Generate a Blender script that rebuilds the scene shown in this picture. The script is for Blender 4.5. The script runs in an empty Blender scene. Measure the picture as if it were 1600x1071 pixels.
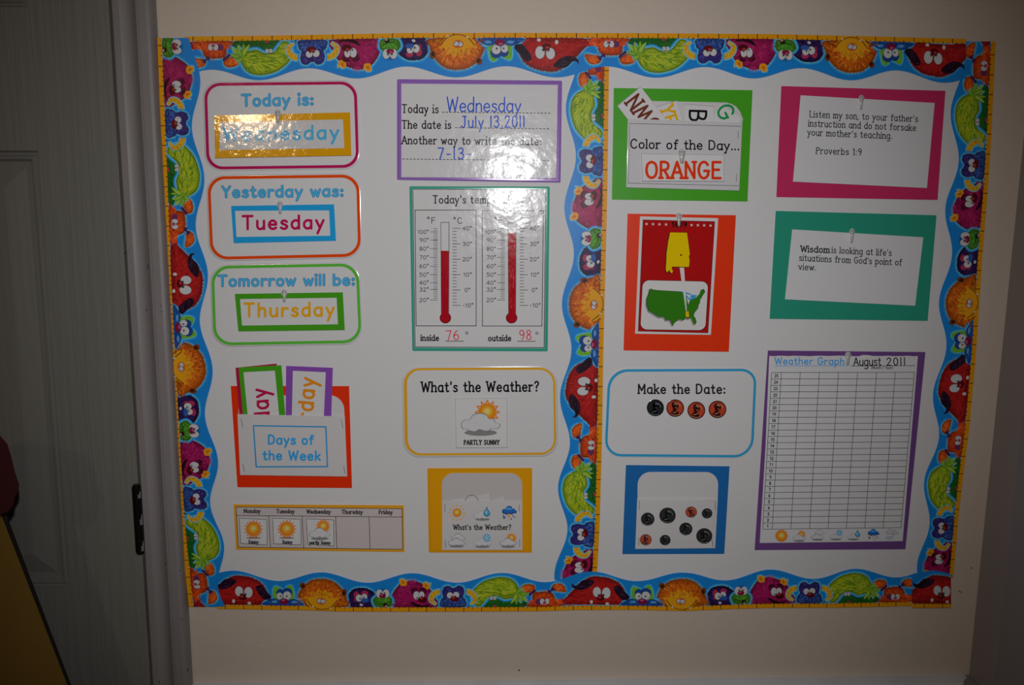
import bpy, math, random
from mathutils import Matrix, Vector
random.seed(7)
PI = math.pi
SC = bpy.context.scene
COLL = SC.collection

# ---------------------------------------------------------------- camera
F = 1220.0                       # focal length in photo pixels (1600 wide)
PITCH, YAW, ROLL = math.radians(7.35), 0.0, math.radians(0.1)
CAM = Vector((0.0, -1.008, 1.45))
ROT = Matrix.Rotation(YAW, 3, 'Z') @ Matrix.Rotation(PI/2-PITCH, 3, 'X') @ Matrix.Rotation(ROLL, 3, 'Z')
cd = bpy.data.cameras.new('camera'); cam = bpy.data.objects.new('camera', cd); COLL.objects.link(cam)
cam.location = CAM; cam.rotation_euler = ROT.to_euler()
cd.sensor_width = 36; cd.lens = F/1600*36; cd.clip_start = 0.02
SC.camera = cam
# ---------------------------------------------------------------- world, lights, exposure
w = bpy.data.worlds.new('room_ambient'); SC.world = w; w.use_nodes = True
w.node_tree.nodes['Background'].inputs[0].default_value = (1.0, 0.86, 0.72, 1)
w.node_tree.nodes['Background'].inputs[1].default_value = 0.006
def light(name, kind, loc, power, color, target=None, **kw):
    ld = bpy.data.lights.new(name, kind); ld.energy = power; ld.color = color
    for k, v in kw.items(): setattr(ld, k, v)
    o = bpy.data.objects.new(name, ld); COLL.objects.link(o); o.location = loc
    if target is not None:
        o.rotation_euler = (Vector(target)-Vector(loc)).to_track_quat('-Z', 'Y').to_euler()
    return o
light('camera_flash', 'SPOT', (0.0, -1.0, 1.565), 16.6, (1.0, 1.0, 1.01), (-0.03, 0, 1.37),
      spot_size=math.radians(89.5), spot_blend=0.9, shadow_soft_size=0.012)
light('ceiling_lamp', 'AREA', (-1.18, -2.5, 2.36), 2.2, (1.0, 0.66, 0.36), (-0.3, 0, 1.3),
      shape='DISK', size=0.11)
SC.view_settings.view_transform = 'Standard'; SC.view_settings.look = 'None'
SC.view_settings.exposure = 0.0; SC.view_settings.gamma = 1.0
SC.view_settings.use_curve_mapping = False

# ---------------------------------------------------------------- helpers
def W(px, py, h=0.0):
    """point at distance h in front of the board wall (y = -h) that the photo shows at px, py"""
    d = ROT @ Vector(((px-800)/F, -(py-535.5)/F, -1.0))
    t = (-h-CAM.y)/d.y
    return CAM + d*t
def lin(c): 
    c = c/255.0
    return c/12.92 if c <= .04045 else ((c+.055)/1.055)**2.4
def O(r, g, b, w=160, a=.84):
    """albedo from a colour read in the photo beside a white that reads w"""
    k = a*.66/lin(max(w, 158)); c = [lin(v)*k for v in (r, g, b)]; m = max(1.0, max(c)/.96)
    return tuple(max(.003, v/m) for v in c)
WHITE = (.80, .79, .80)
BLACK = (.012, .012, .013)

def mat(name, rough=.5, col=None, attr=False, bump=0, bscale=60, metal=0, coat=0, spec=.5, trans=0, stretch=None, mott=0, mscale=6):
    m = bpy.data.materials.new(name); m.use_nodes = True
    nt = m.node_tree; b = nt.nodes['Principled BSDF']
    b.inputs['Roughness'].default_value = rough; b.inputs['Metallic'].default_value = metal
    b.inputs['Specular IOR Level'].default_value = spec
    b.inputs['Coat Weight'].default_value = coat; b.inputs['Coat Roughness'].default_value = .1
    b.inputs['Transmission Weight'].default_value = trans
    tc = nt.nodes.new('ShaderNodeTexCoord'); mp = nt.nodes.new('ShaderNodeMapping')
    nt.links.new(tc.outputs['Object'], mp.inputs[0])
    if stretch: mp.inputs['Scale'].default_value = stretch
    if attr:
        a = nt.nodes.new('ShaderNodeAttribute'); a.attribute_name = 'Col'
        nt.links.new(a.outputs['Color'], b.inputs['Base Color'])
    elif col:
        b.inputs['Base Color'].default_value = (*col, 1)
        if mott:
            n = nt.nodes.new('ShaderNodeTexNoise'); n.inputs['Scale'].default_value = mscale; n.inputs['Detail'].default_value = 6
            r = nt.nodes.new('ShaderNodeValToRGB')
            r.color_ramp.elements[0].position = .3; r.color_ramp.elements[1].position = .7
            r.color_ramp.elements[0].color = (*[c*(1-mott) for c in col], 1); r.color_ramp.elements[1].color = (*[min(1, c*(1+mott*.5)) for c in col], 1)
            nt.links.new(mp.outputs[0], n.inputs[0]); nt.links.new(n.outputs[0], r.inputs[0]); nt.links.new(r.outputs[0], b.inputs['Base Color'])
    if bump:
        n = nt.nodes.new('ShaderNodeTexNoise'); n.inputs['Scale'].default_value = bscale; n.inputs['Detail'].default_value = 3
        bp = nt.nodes.new('ShaderNodeBump'); bp.inputs['Strength'].default_value = 1.0; bp.inputs['Distance'].default_value = bump
        nt.links.new(mp.outputs[0], n.inputs[0]); nt.links.new(n.outputs[0], bp.inputs['Height']); nt.links.new(bp.outputs[0], b.inputs['Normal'])
    return m
M_paper = mat('print_on_paper', .75, attr=True, spec=.3)
M_semi = mat('print_on_glossy_card', .36, attr=True, bump=.0002, bscale=30, spec=.25)
M_lam = mat('print_under_laminate', .165, attr=True, bump=.0006, bscale=45, spec=.17)
M_crinkle = mat('print_under_crinkled_laminate', .10, attr=True, bump=.00035, bscale=110, spec=1.0, coat=1.0)
M_rim = mat('glossy_laminate_rim', .14, attr=True, spec=.8)
M_board = mat('white_poster_board', .6, WHITE, spec=.3)
M_wall = mat('cream_wall_paint', .5, (.72, .61, .51), bump=.0005, bscale=90, mott=.03, mscale=3, spec=.4)
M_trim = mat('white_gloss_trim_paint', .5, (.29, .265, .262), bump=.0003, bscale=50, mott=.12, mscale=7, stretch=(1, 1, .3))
M_door = mat('grey_door_paint', .5, (.235, .23, .205), bump=.0012, bscale=160, stretch=(1, 1, .035), mott=.06, spec=.3)
M_panel = mat('grey_door_panel_paint', .5, (.225, .218, .195), bump=.0008, bscale=160, stretch=(1, 1, .035), mott=.06, spec=.3)
M_hinge = mat('dark_bronze_hinge_metal', .3, (.03, .028, .025), metal=.8)
M_worn = mat('worn_bare_hinge_metal', .35, (.5, .48, .45), metal=.6)
M_hook = mat('clear_plastic_hook', .22, (.85, .84, .82), trans=.35, spec=.6)
M_staple = mat('steel_staple', .3, (.35, .35, .36), metal=.9)
M_gap = mat('dark_door_gap', .9, (.02, .02, .02))
M_yellow = mat('mustard_painted_panel', .6, (.24, .135, .022), mott=.15, mscale=5)
M_dred = mat('dark_red_plastic', .6, (.06, .006, .009))
M_dark = mat('black_edge_trim', .6, (.015, .013, .012))
M_floor = mat('tan_carpet', .9, (.25, .2, .15), bump=.003, bscale=200)
M_rdoor = mat('blue_grey_door_paint', .5, (.12, .12, .135))
M_ceil = mat('white_ceiling_paint', .8, (.6, .58, .55))

def tag(o, label=None, cat=None, group=None, kind=None):
    if label: o['label'] = label
    if cat: o['category'] = cat
    if group: o['group'] = group
    if kind: o['kind'] = kind
    return o
def link(name, me, parent=None):
    o = bpy.data.objects.new(name, me); COLL.objects.link(o)
    if parent is not None: o.parent = parent
    return o
def empty(name, loc):
    o = bpy.data.objects.new(name, None); COLL.objects.link(o); o.location = loc; o.empty_display_size = .02
    return o
def rootloc(o):
    v = Vector((0, 0, 0))
    while o is not None: v = v+o.location; o = o.parent
    return v

# --- painted meshes: flat coloured shapes lying on a sheet
class PM:
    def __init__(s, hf, dz=3e-5, lay=0):
        s.hf = hf if callable(hf) else (lambda x, y, h=hf: h)
        s.dz = dz; s.lay = lay+1; s.v = []; s.f = []; s.c = []; s.mi = 0; s.mk = 0
    def up(s, n=1): s.lay += n; s.mi = 0; return s
    def micro(s): s.mk = (s.mk+1) % 11; s.mi = s.mk*s.dz*.085
    def pt(s, x, y, extra=0.0):
        s.v.append(W(x, y, s.hf(x, y)+s.lay*s.dz+s.mi+extra)); return len(s.v)-1
    def poly(s, pts, col, up=True):
        if up: s.lay += 1
        s.micro()
        if len(pts) < 3: return
        s.f.append([s.pt(x, y) for x, y in pts]); s.c.append(col)
    def ring(s, a, b, col, up=True):
        if up: s.lay += 1
        s.micro()
        ia = [s.pt(*p) for p in a]; ib = [s.pt(*p) for p in b]; n = len(a)
        for i in range(n):
            j = (i+1) % n; s.f.append([ia[i], ia[j], ib[j], ib[i]]); s.c.append(col)
    def ribbon(s, pts, wd, col, caps=True):
        s.micro()
        if len(pts) == 1: pts = [pts[0], (pts[0][0]+.01, pts[0][1])]
        ws = wd if isinstance(wd, (list, tuple)) else [wd]*len(pts)
        if len(ws) != len(pts):
            ws = [ws[0]+(ws[-1]-ws[0])*i/(len(pts)-1) for i in range(len(pts))]
        closed = len(pts) > 3 and math.hypot(pts[0][0]-pts[-1][0], pts[0][1]-pts[-1][1]) < .02
        if closed: pts = pts[:-1]; ws = ws[:-1]; caps = False
        L = []; R = []; nrm = []
        for i, (x, y) in enumerate(pts):
            a = pts[i-1] if closed else pts[max(0, i-1)]; b = pts[(i+1) % len(pts)] if closed else pts[min(len(pts)-1, i+1)]
            dx, dy = b[0]-a[0], b[1]-a[1]; l = math.hypot(dx, dy) or 1; nx, ny = -dy/l, dx/l
            nrm.append((nx, ny)); h = ws[i]/2
            L.append(s.pt(x+nx*h, y+ny*h)); R.append(s.pt(x-nx*h, y-ny*h))
        for i in range(len(pts) if closed else len(pts)-1):
            j = (i+1) % len(pts); s.f.append([L[i], L[j], R[j], R[i]]); s.c.append(col)
        if caps:
            for e, sg in ((0, 1), (len(pts)-1, -1)):
                x, y = pts[e]; nx, ny = nrm[e]; h = ws[e]/2; a0 = math.atan2(ny, nx); fan = []
                for k in range(7):
                    a = a0+sg*PI*k/6; fan.append(s.pt(x+h*math.cos(a), y+h*math.sin(a)))
                s.f.append(fan); s.c.append(col)
    def build(s, name, m, parent, label=None):
        if not s.f: return None
        off = rootloc(parent)
        me = bpy.data.meshes.new(name); me.from_pydata([tuple(v-off) for v in s.v], [], s.f)
        ca = me.color_attributes.new('Col', 'FLOAT_COLOR', 'CORNER')
        buf = []
        for f, c in zip(s.f, s.c):
            for _ in f: buf += [c[0], c[1], c[2], 1.0]
        if len(buf) == len(me.loops)*4: ca.data.foreach_set('color', buf)
        me.materials.append(m); o = link(name, me, parent)
        # all faces towards the room
        fl = [p.index for p in me.polygons if p.normal.y > 0]
        if fl:
            import bmesh
            bm = bmesh.new(); bm.from_mesh(me); bm.faces.ensure_lookup_table()
            for i in fl: bm.faces[i].normal_flip()
            bm.to_mesh(me); bm.free()
        if label: o['label'] = label
        return o

def cat_rom(P, closed=False, seg=5):
    n = len(P); out = []
    if n < 3 and not closed: return list(P)
    rng = n if closed else n-1
    for i in range(rng):
        g = (lambda k: P[k % n]) if closed else (lambda k: P[min(max(k, 0), n-1)])
        p0, p1, p2, p3 = g(i-1), g(i), g(i+1), g(i+2)
        for k in range(seg):
            t = k/seg
            out.append(tuple(.5*((2*p1[a])+(-p0[a]+p2[a])*t+(2*p0[a]-5*p1[a]+4*p2[a]-p3[a])*t*t+(-p0[a]+3*p1[a]-3*p2[a]+p3[a])*t**3) for a in (0, 1)))
    if not closed: out.append(P[-1])
    return out
def ell(x, y, rx, ry, n=20, rot=0):
    c, s = math.cos(rot), math.sin(rot)
    return [(x+rx*math.cos(a)*c-ry*math.sin(a)*s, y+rx*math.cos(a)*s+ry*math.sin(a)*c) for a in [2*PI*k/n for k in range(n)]]
def inset(q, d):
    """move the four corners TL TR BR BL inwards by d"""
    (a, b, c, e) = q
    return [(a[0]+d, a[1]+d), (b[0]-d, b[1]+d), (c[0]-d, c[1]-d), (e[0]+d, e[1]-d)]
def rq(q, r, n=8):
    """rounded quad, TL TR BR BL; r may be a list of four radii"""
    rs = r if isinstance(r, (list, tuple)) else [r]*4
    out = []
    for i in range(4):
        p = q[i]; a = q[i-1]; b = q[(i+1) % 4]; ri = rs[i]
        if ri <= 0: out += [p]*(n+1); continue
        da = math.hypot(a[0]-p[0], a[1]-p[1]); db = math.hypot(b[0]-p[0], b[1]-p[1])
        A = (p[0]+(a[0]-p[0])*ri/da, p[1]+(a[1]-p[1])*ri/da); B = (p[0]+(b[0]-p[0])*ri/db, p[1]+(b[1]-p[1])*ri/db)
        for k in range(n+1):   # arc-like
            t = k/n; u = 1-t; kq = .42
            c1 = (A[0]+(p[0]-A[0])*(1-.45), A[1]+(p[1]-A[1])*(1-.45)); c2 = (B[0]+(p[0]-B[0])*(1-.45), B[1]+(p[1]-B[1])*(1-.45))
            out.append((u**3*A[0]+3*u*u*t*c1[0]+3*u*t*t*c2[0]+t**3*B[0], u**3*A[1]+3*u*u*t*c1[1]+3*u*t*t*c2[1]+t**3*B[1]))
    return out
def shrink(pts, d):
    n = len(pts); cx = sum(p[0] for p in pts)/n; cy = sum(p[1] for p in pts)/n
    hw = max(p[0] for p in pts)-cx; hh = max(p[1] for p in pts)-cy
    return [(cx+(x-cx)*(hw-d)/hw, cy+(y-cy)*(hh-d)/hh) for x, y in pts]

def sheet(name, outline, col, m, parent, h, th=.0004, pillow=0.0, label=None):
    """a real sheet: front face, softly rounded rim, side wall and back"""
    off = rootloc(parent); hf = h if callable(h) else (lambda x, y: h)
    n = len(outline); loops = []
    if pillow:
        for d, e in ((0, 0), (.5, .42*pillow), (1.2, .70*pillow), (2.2, .88*pillow), (3.4, .97*pillow), (4.6, pillow)):
            loops.append([W(x, y, hf(x, y)-pillow+e) for x, y in (shrink(outline, d) if d else outline)])
    else:
        loops.append([W(x, y, hf(x, y)) for x, y in outline])
    back = [W(x, y, hf(x, y)-pillow-th) for x, y in outline]
    V = []; Fc = []
    for L in [back]+loops: V += [tuple(v-off) for v in L]
    for l in range(len(loops)):
        for i in range(n):
            j = (i+1) % n; Fc.append([l*n+i, l*n+j, (l+1)*n+j, (l+1)*n+i])
    Fc.append([len(loops)*n+i for i in range(n)]); Fc.append([n-1-i for i in range(n)])
    me = bpy.data.meshes.new(name); me.from_pydata(V, [], Fc)
    ca = me.color_attributes.new('Col', 'FLOAT_COLOR', 'CORNER')
    ca.data.foreach_set('color', list((col[0], col[1], col[2], 1.0))*len(me.loops))
    import bmesh
    bm = bmesh.new(); bm.from_mesh(me); bmesh.ops.remove_doubles(bm, verts=bm.verts, dist=1e-7)
    bmesh.ops.recalc_face_normals(bm, faces=bm.faces)
    if pillow:
        for f in bm.faces: f.smooth = True
        for e in bm.edges:
            if len(e.link_faces) == 2 and e.calc_face_angle(0) > .9: e.smooth = False
    bm.to_mesh(me); bm.free()
    me.materials.append(m)
    if pillow and m is M_lam:
        me.materials.append(M_rim)
        for p in me.polygons:
            if len(p.vertices) <= 4: p.material_index = 1
    o = link(name, me, parent)
    if label: o['label'] = label
    return o
def bil(q, u, v):
    a, b, c, d = q
    return tuple((1-v)*((1-u)*a[k]+u*b[k])+v*((1-u)*d[k]+u*c[k]) for k in (0, 1))
def gridsheet(name, q, col, m, parent, hf, nu=22, nv=14, th=.0004, label=None, topcurve=0):
    off = rootloc(parent); V = []; Fc = []
    for lay in (0, 1):
        for j in range(nv+1):
            for i in range(nu+1):
                x, y = bil(q, i/nu, j/nv); y += topcurve*math.sin(PI*i/nu)*(1-j/nv)
                V.append(tuple(W(x, y, hf(x, y)-lay*th)-off))
    N = (nu+1)*(nv+1)
    for j in range(nv):
        for i in range(nu):
            a = j*(nu+1)+i; f = [a, a+nu+1, a+nu+2, a+1]; Fc.append(f); Fc.append([N+k for k in reversed(f)])
    per = [i for i in range(nu+1)]+[j*(nu+1)+nu for j in range(1, nv+1)]+[nv*(nu+1)+i for i in range(nu-1, -1, -1)]+[j*(nu+1) for j in range(nv-1, 0, -1)]
    for k in range(len(per)):
        a, b = per[k], per[(k+1) % len(per)]; Fc.append([a, b, N+b, N+a])
    me = bpy.data.meshes.new(name); me.from_pydata(V, [], Fc)
    ca = me.color_attributes.new('Col', 'FLOAT_COLOR', 'CORNER')
    ca.data.foreach_set('color', list((col[0], col[1], col[2], 1.0))*len(me.loops))
    import bmesh
    bm = bmesh.new(); bm.from_mesh(me); bmesh.ops.recalc_face_normals(bm, faces=bm.faces); bm.to_mesh(me); bm.free()
    me.materials.append(m); o = link(name, me, parent)
    if label: o['label'] = label
    return o
def mesh3(name, V, Fc, m, parent=None, bevel=0, smooth=False, seg=2):
    """ordinary solid in world coordinates"""
    off = rootloc(parent) if parent is not None else Vector((0, 0, 0))
    me = bpy.data.meshes.new(name); me.from_pydata([tuple(Vector(v)-off) for v in V], [], Fc)
    import bmesh
    bm = bmesh.new(); bm.from_mesh(me)
    if bevel: bmesh.ops.bevel(bm, geom=bm.edges[:], offset=bevel, segments=seg, affect='EDGES', clamp_overlap=True)
    bmesh.ops.recalc_face_normals(bm, faces=bm.faces)
    if smooth:
        for f in bm.faces: f.smooth = True
    bm.to_mesh(me); bm.free()
    me.materials.append(m); return link(name, me, parent)
def boxVF(x0, x1, y0, y1, z0, z1, base=0):
    V = [(x, y, z) for x in (x0, x1) for y in (y0, y1) for z in (z0, z1)]
    Fc = [[0, 1, 3, 2], [4, 6, 7, 5], [0, 4, 5, 1], [2, 3, 7, 6], [0, 2, 6, 4], [1, 5, 7, 3]]
    return V, [[base+i for i in f] for f in Fc]
def box(name, x0, x1, y0, y1, z0, z1, m, parent=None, bevel=0):
    V, Fc = boxVF(x0, x1, y0, y1, z0, z1); return mesh3(name, V, Fc, m, parent, bevel)

# ---------------------------------------------------------------- stroke lettering
BOWL_A = "~4.5,4 3.4,5 1.8,4.9 .5,3.6 .5,1.4 1.8,.1 3.3,.3 4.5,1.6"
BOWL_B = "~.5,1.4 1.8,.1 3.4,.2 4.5,1.5 4.5,3.5 3.4,4.8 1.8,4.9 .5,3.6"
G = {
'a': (5, BOWL_A+"|4.5,5 4.5,0"), 'b': (5, ".5,8 .5,0|"+BOWL_B),
'c': (4.8, "~4.3,4.2 3,5 1.5,4.7 .5,3.3 .5,1.7 1.5,.3 3,0 4.4,.8"),
'd': (5, "4.5,8 4.5,0|"+BOWL_A), 'e': (4.9, ".6,2.6 4.4,2.6|~4.4,2.6 4.2,4 3,5 1.6,4.8 .5,3.3 .5,1.7 1.5,.3 3,0 4.4,.7"),
'f': (3.6, "~3.6,7.3 2.9,8 2,7.8 1.6,6.6 1.5,5|1.5,5.2 1.5,0|.3,5 3.2,5"),
'g': (5, BOWL_A+"|~4.5,5 4.5,1 4.5,-1 4.2,-2.3 3,-3 1.5,-2.9 .6,-2.3"),
'h': (4.8, ".5,8 .5,0|~.5,3.4 1.6,4.8 3,5 4,4.4 4.3,3|4.3,3.2 4.3,0"), 'i': (1, ".5,5 .5,0|.5,7.7"),
'k': (4.5, ".5,8 .5,0|4,4.9 .5,1.9|1.7,2.9 4.3,0"), 'l': (1, ".5,8 .5,0"),
'm': (7.3, ".5,5 .5,0|~.5,3.4 1.4,4.8 2.6,4.9 3.5,4 3.6,3|3.6,3.2 3.6,0|~3.6,3.4 4.6,4.8 5.8,4.9 6.7,4.2 6.8,3|6.8,3.2 6.8,0"),
'n': (4.8, ".5,5 .5,0|~.5,3.4 1.6,4.8 3,5 4,4.4 4.3,3|4.3,3.2 4.3,0"),
'o': (5, "~2.5,5 1,4.4 .4,2.5 1,.6 2.5,0 4,.6 4.6,2.5 4,4.4 2.5,5"), 'p': (5, ".5,5 .5,-3|"+BOWL_B),
'r': (3.7, ".5,5 .5,0|~.5,3.2 1.4,4.5 2.6,5 3.7,4.7"),
's': (4.1, "~3.7,4.3 2.4,5 1,4.6 .7,3.6 1.8,2.8 3.2,2.2 3.8,1.2 3,.2 1.6,0 .3,.7"),
't': (3.6, "1.6,7.2 1.6,1.2|~1.6,1.4 1.9,.3 2.8,0 3.6,.5|.2,5 3.2,5"),
'u': (4.8, "~.5,5 .5,3 .5,1.6 1.2,.3 2.6,0 3.8,.7 4.4,2|4.4,5 4.4,0"), 'v': (4.4, ".2,5 2.2,0|2.2,0 4.2,5"),
'w': (6.4, ".2,5 1.8,0|1.8,0 3.2,4.4|3.2,4.4 4.6,0|4.6,0 6.2,5"), 'y': (4.7, ".3,5 2.4,.3|4.5,5 1,-3"),
'A': (6, "0,0 3,8|3,8 6,0|1.1,2.8 4.9,2.8"),
'B': (5, ".5,8 .5,0|.5,8 2.6,8|~2.6,8 4,7.4 4.2,6 3.6,4.7 2.6,4.2|.5,4.2 2.6,4.2|~2.6,4.2 4.4,3.7 4.9,2.1 4.2,.5 2.6,0|.5,0 2.6,0"),
'C': (6, "~5.4,6.6 4.4,7.8 2.8,8 1.2,6.8 .4,4 1.2,1.2 2.8,0 4.6,.3 5.6,1.4"),
'D': (6, ".5,8 .5,0|.5,8 2,8|~2,8 4.4,7.2 5.5,4 4.4,.8 2,0|.5,0 2,0"),
'E': (5, ".5,8 .5,0|.5,8 4.8,8|.5,4.2 4,4.2|.5,0 4.9,0"), 'F': (4.8, ".5,8 .5,0|.5,8 4.8,8|.5,4.2 4,4.2"),
'G': (6.4, "~5.5,6.6 4.4,7.8 2.8,8 1.2,6.8 .4,4 1.2,1.2 2.8,0 4.6,.3 5.8,1.8|5.8,1.6 5.8,3.6|3.6,3.6 6.2,3.6"),
'K': (5, ".5,8 .5,0|4.6,8 .5,3.2|1.8,4.6 5,0"), 'J': (5, "2,8 5,8|~3.8,8 3.8,5 3.8,2.4 3.2,.5 1.8,0 .3,1.2"), 'L': (4.8, ".5,8 .5,0|.5,0 4.6,0"),
'M': (7, ".6,0 .6,8|.6,8 3.5,2.5|3.5,2.5 6.4,8|6.4,8 6.4,0"), 'N': (5.9, ".5,0 .5,8|.5,8 5.3,0|5.3,0 5.3,8"),
'O': (6.6, "~3.3,8 1.2,6.9 .4,4 1.2,1.1 3.3,0 5.4,1.1 6.2,4 5.4,6.9 3.3,8"),
'P': (5, ".5,8 .5,0|.5,8 2.6,8|~2.6,8 4.2,7.4 4.7,6 4.2,4.6 2.6,3.9|.5,3.9 2.6,3.9"),
'R': (5.2, ".5,8 .5,0|.5,8 2.6,8|~2.6,8 4.2,7.4 4.7,6 4.2,4.6 2.6,3.9|.5,3.9 2.6,3.9|2.4,3.9 5,0"),
'S': (5.2, "~4.8,6.8 3.6,8 1.8,7.8 .8,6.4 1.4,5 3.4,3.9 4.6,2.8 4.6,1.2 3.2,0 1.4,.2 .3,1.4"),
'T': (6, ".2,8 5.8,8|3,8 3,0"), 'U': (6, "~.5,8 .5,5 .5,2.6 1.4,.5 3,0 4.8,.7 5.5,2.6 5.5,5 5.5,8"),
'W': (8.4, ".3,8 2.2,0|2.2,0 4.2,7|4.2,7 6.2,0|6.2,0 8.1,8"), 'Y': (5.6, ".3,8 2.8,4|5.4,8 2.8,4|2.8,4 2.8,0"),
'0': (5, "~2.5,8 .9,6.8 .4,4 .9,1.2 2.5,0 4.1,1.2 4.6,4 4.1,6.8 2.5,8"), '1': (3, ".6,6.6 2,8|2,8 2,0"), '|': (1.6, ".8,8 .8,0"),
'2': (5, "~.6,6.2 1.2,7.6 2.8,8 4.2,7 4.2,5.4 2.6,3 .4,0|.4,0 4.8,0"),
'3': (5, "~.6,7 2,8 3.8,7.6 4.2,6 3.4,4.6 2,4.3|~2,4.3 3.8,3.9 4.6,2.3 3.8,.5 2,0 .4,1"),
'4': (5, "3.6,8 .3,2.6|.3,2.6 4.9,2.6|3.6,8 3.6,0"), '5': (5, "4.3,8 1,8|1,8 .7,4.6|~.7,4.6 2.4,5.1 4,4.4 4.6,2.6 3.8,.7 2,0 .4,.9"),
'6': (5, "~3.8,7.9 1.8,6.4 .5,3.6 .7,1.2 2.3,0 4.1,.8 4.5,2.6 3.6,4.2 2,4.4 .7,3.2"), '7': (5, ".4,8 4.7,8|4.7,8 1.8,0"),
'8': (5, "~2.5,8 1,7.2 1,5.4 2.5,4.3 4.2,3 4.3,1 2.5,0 .7,1 .8,3 2.5,4.3 4,5.4 4,7.2 2.5,8"),
'9': (5, "~4.3,5.6 3.2,3.9 1.4,4.2 .5,5.8 1.2,7.6 2.9,8 4.2,7 4.4,5 4,2.4 2.6,0"),
':': (1.4, ".7,4.2|.7,.5"), '.': (1.4, ".7,.4"), ',': (1.4, ".9,.5 .4,-1.2"), "'": (1.2, ".7,8 .5,6"),
'?': (4.4, "~.5,6.6 1.4,7.8 3,7.8 3.9,6.4 3.2,4.9 2.1,4 2,2.6|2,.4"), '-': (3.4, ".4,3.4 3,3.4"), '/': (4, ".2,-.5 3.8,8.4"),
'(': (2.4, "~2.2,9 .7,6.6 .5,4 .8,1.2 2.2,-1.2"), ')': (2.4, "~.2,9 1.7,6.6 1.9,4 1.6,1.2 .2,-1.2"),
'°': (3, "~1.5,8.8 .2,7.5 1.5,6.2 2.8,7.5 1.5,8.8"), ' ': (2.6, "")}
_gc = {}
def glyph(ch):
    if ch not in _gc:
        wd, s = G[ch]; st = []
        for part in s.split('|') if s else []:
            sm = part.startswith('~'); P = [tuple(float(k) for k in p.split(',')) for p in part.lstrip('~').split()]
            st.append((sm, cat_rom(P, False, 4) if sm else P))
        _gc[ch] = (wd, st)
    return _gc[ch]
def text(pm, s, x0, y0, x1, y1, cap, wd, col, serif=0, gap=1.1, slant=0, jitter=0, outline=None, xh=None):
    if serif and wd < 1.35: wd *= 1.4
    """letters of cap height cap from baseline start to baseline end (photo pixels)"""
    tot = sum(glyph(c)[0] for c in s)+gap*(len(s)-1)
    L = math.hypot(x1-x0, y1-y0); ux, uy = (x1-x0)/L, (y1-y0)/L; vx, vy = uy, -ux
    sx = L/tot; sy = cap/8.0
    if xh is None: fy = lambda y: y*sy
    else: fy = lambda y: (y*xh/5 if y <= 5 else xh+(y-5)*(cap-xh)/3)
    for ps, (ww, cc) in enumerate([(wd+outline[0], outline[1]), (wd, col)] if outline else [(wd, col)]):
        pm.up(2); cur = 0.0; rnd = random.Random(len(s)*7+3)
        for ch in s:
            gw, st = glyph(ch); jy = rnd.uniform(-jitter, jitter) if jitter else 0
            T = lambda p: (x0+ux*((cur+p[0]+slant*p[1])*sx)+vx*(fy(p[1])+jy), y0+uy*((cur+p[0]+slant*p[1])*sx)+vy*(fy(p[1])+jy))
            allp = [tuple(round(k, 2) for k in p) for sm, P in st for p in P]
            for sm, P in st:
                if len(P) == 1: pm.ribbon([T(P[0])], ww*1.35, cc)
                else: pm.ribbon([T(p) for p in P], ww, cc)
                if serif and not sm and len(P) == 2 and ch not in "-/|'.,:?":
                    for e in (0, 1):
                        p, q = P[e], P[1-e]
                        if abs(p[1]-q[1]) > abs(p[0]-q[0]) and allp.count(tuple(round(k, 2) for k in p)) == 1 and min(abs(p[1]-k) for k in (0, 5, 8, -3)) < .05:
                            l, r = (serif, serif)
                            if p[1] == 5 or (p[1] == 8 and ch in 'bdhkl'): r = 0
                            pm.ribbon([T((p[0]-l, p[1])), T((p[0]+r, p[1]))], ww*.95, cc)
            cur += gw+gap
def line(pm, pts, wd, col, up=False):
    if up: pm.up()
    pm.ribbon(pts, wd, col, caps=False)
def dashes(pm, a, b, n, wd, col, duty=.62):
    for k in range(n):
        t0, t1 = k/n, (k+duty)/n
        pm.ribbon([(a[0]+(b[0]-a[0])*t0, a[1]+(b[1]-a[1])*t0), (a[0]+(b[0]-a[0])*t1, a[1]+(b[1]-a[1])*t1)], wd, col, caps=False)

# ---------------------------------------------------------------- the room
Xr = W(207, 535).x                                  # right edge of the left door
Xco = W(273, 535).x                                 # outer edge of its casing
ZT, ZB = 2.44, 0.0
a = W(1598, 230); b = W(1514, 1055)
XC = lambda z: b.x+(a.x-b.x)*(z-b.z)/(a.z-b.z)      # the right-hand corner leans a little
zr = (W(300, 1068).z, W(1514, 1055).z); xrl = (W(300, 1068).x, W(1514, 1055).x)
wl = mesh3('wall_back', [(Xr+.004, 0, ZB), (XC(0), 0, ZB), (XC(ZT), 0, ZT), (Xr+.004, 0, ZT), (Xr+.004, .1, ZB), (XC(0), .1, ZB), (XC(ZT), .1, ZT), (Xr+.004, .1, ZT)],
      [[0, 1, 2, 3], [4, 5, 6, 7], [0, 1, 5, 4], [1, 2, 6, 5], [2, 3, 7, 6], [3, 0, 4, 7]], M_wall); tag(wl, kind='structure')
hd = box('wall_left', Xr-1.4, Xr-.78, 0, .1, ZB, ZT, M_wall); tag(hd, kind='structure')
hd = box('wall_above_door', Xr-.78, Xr+.004, 0, .1, 2.06, ZT, M_wall); tag(hd, kind='structure')
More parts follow.
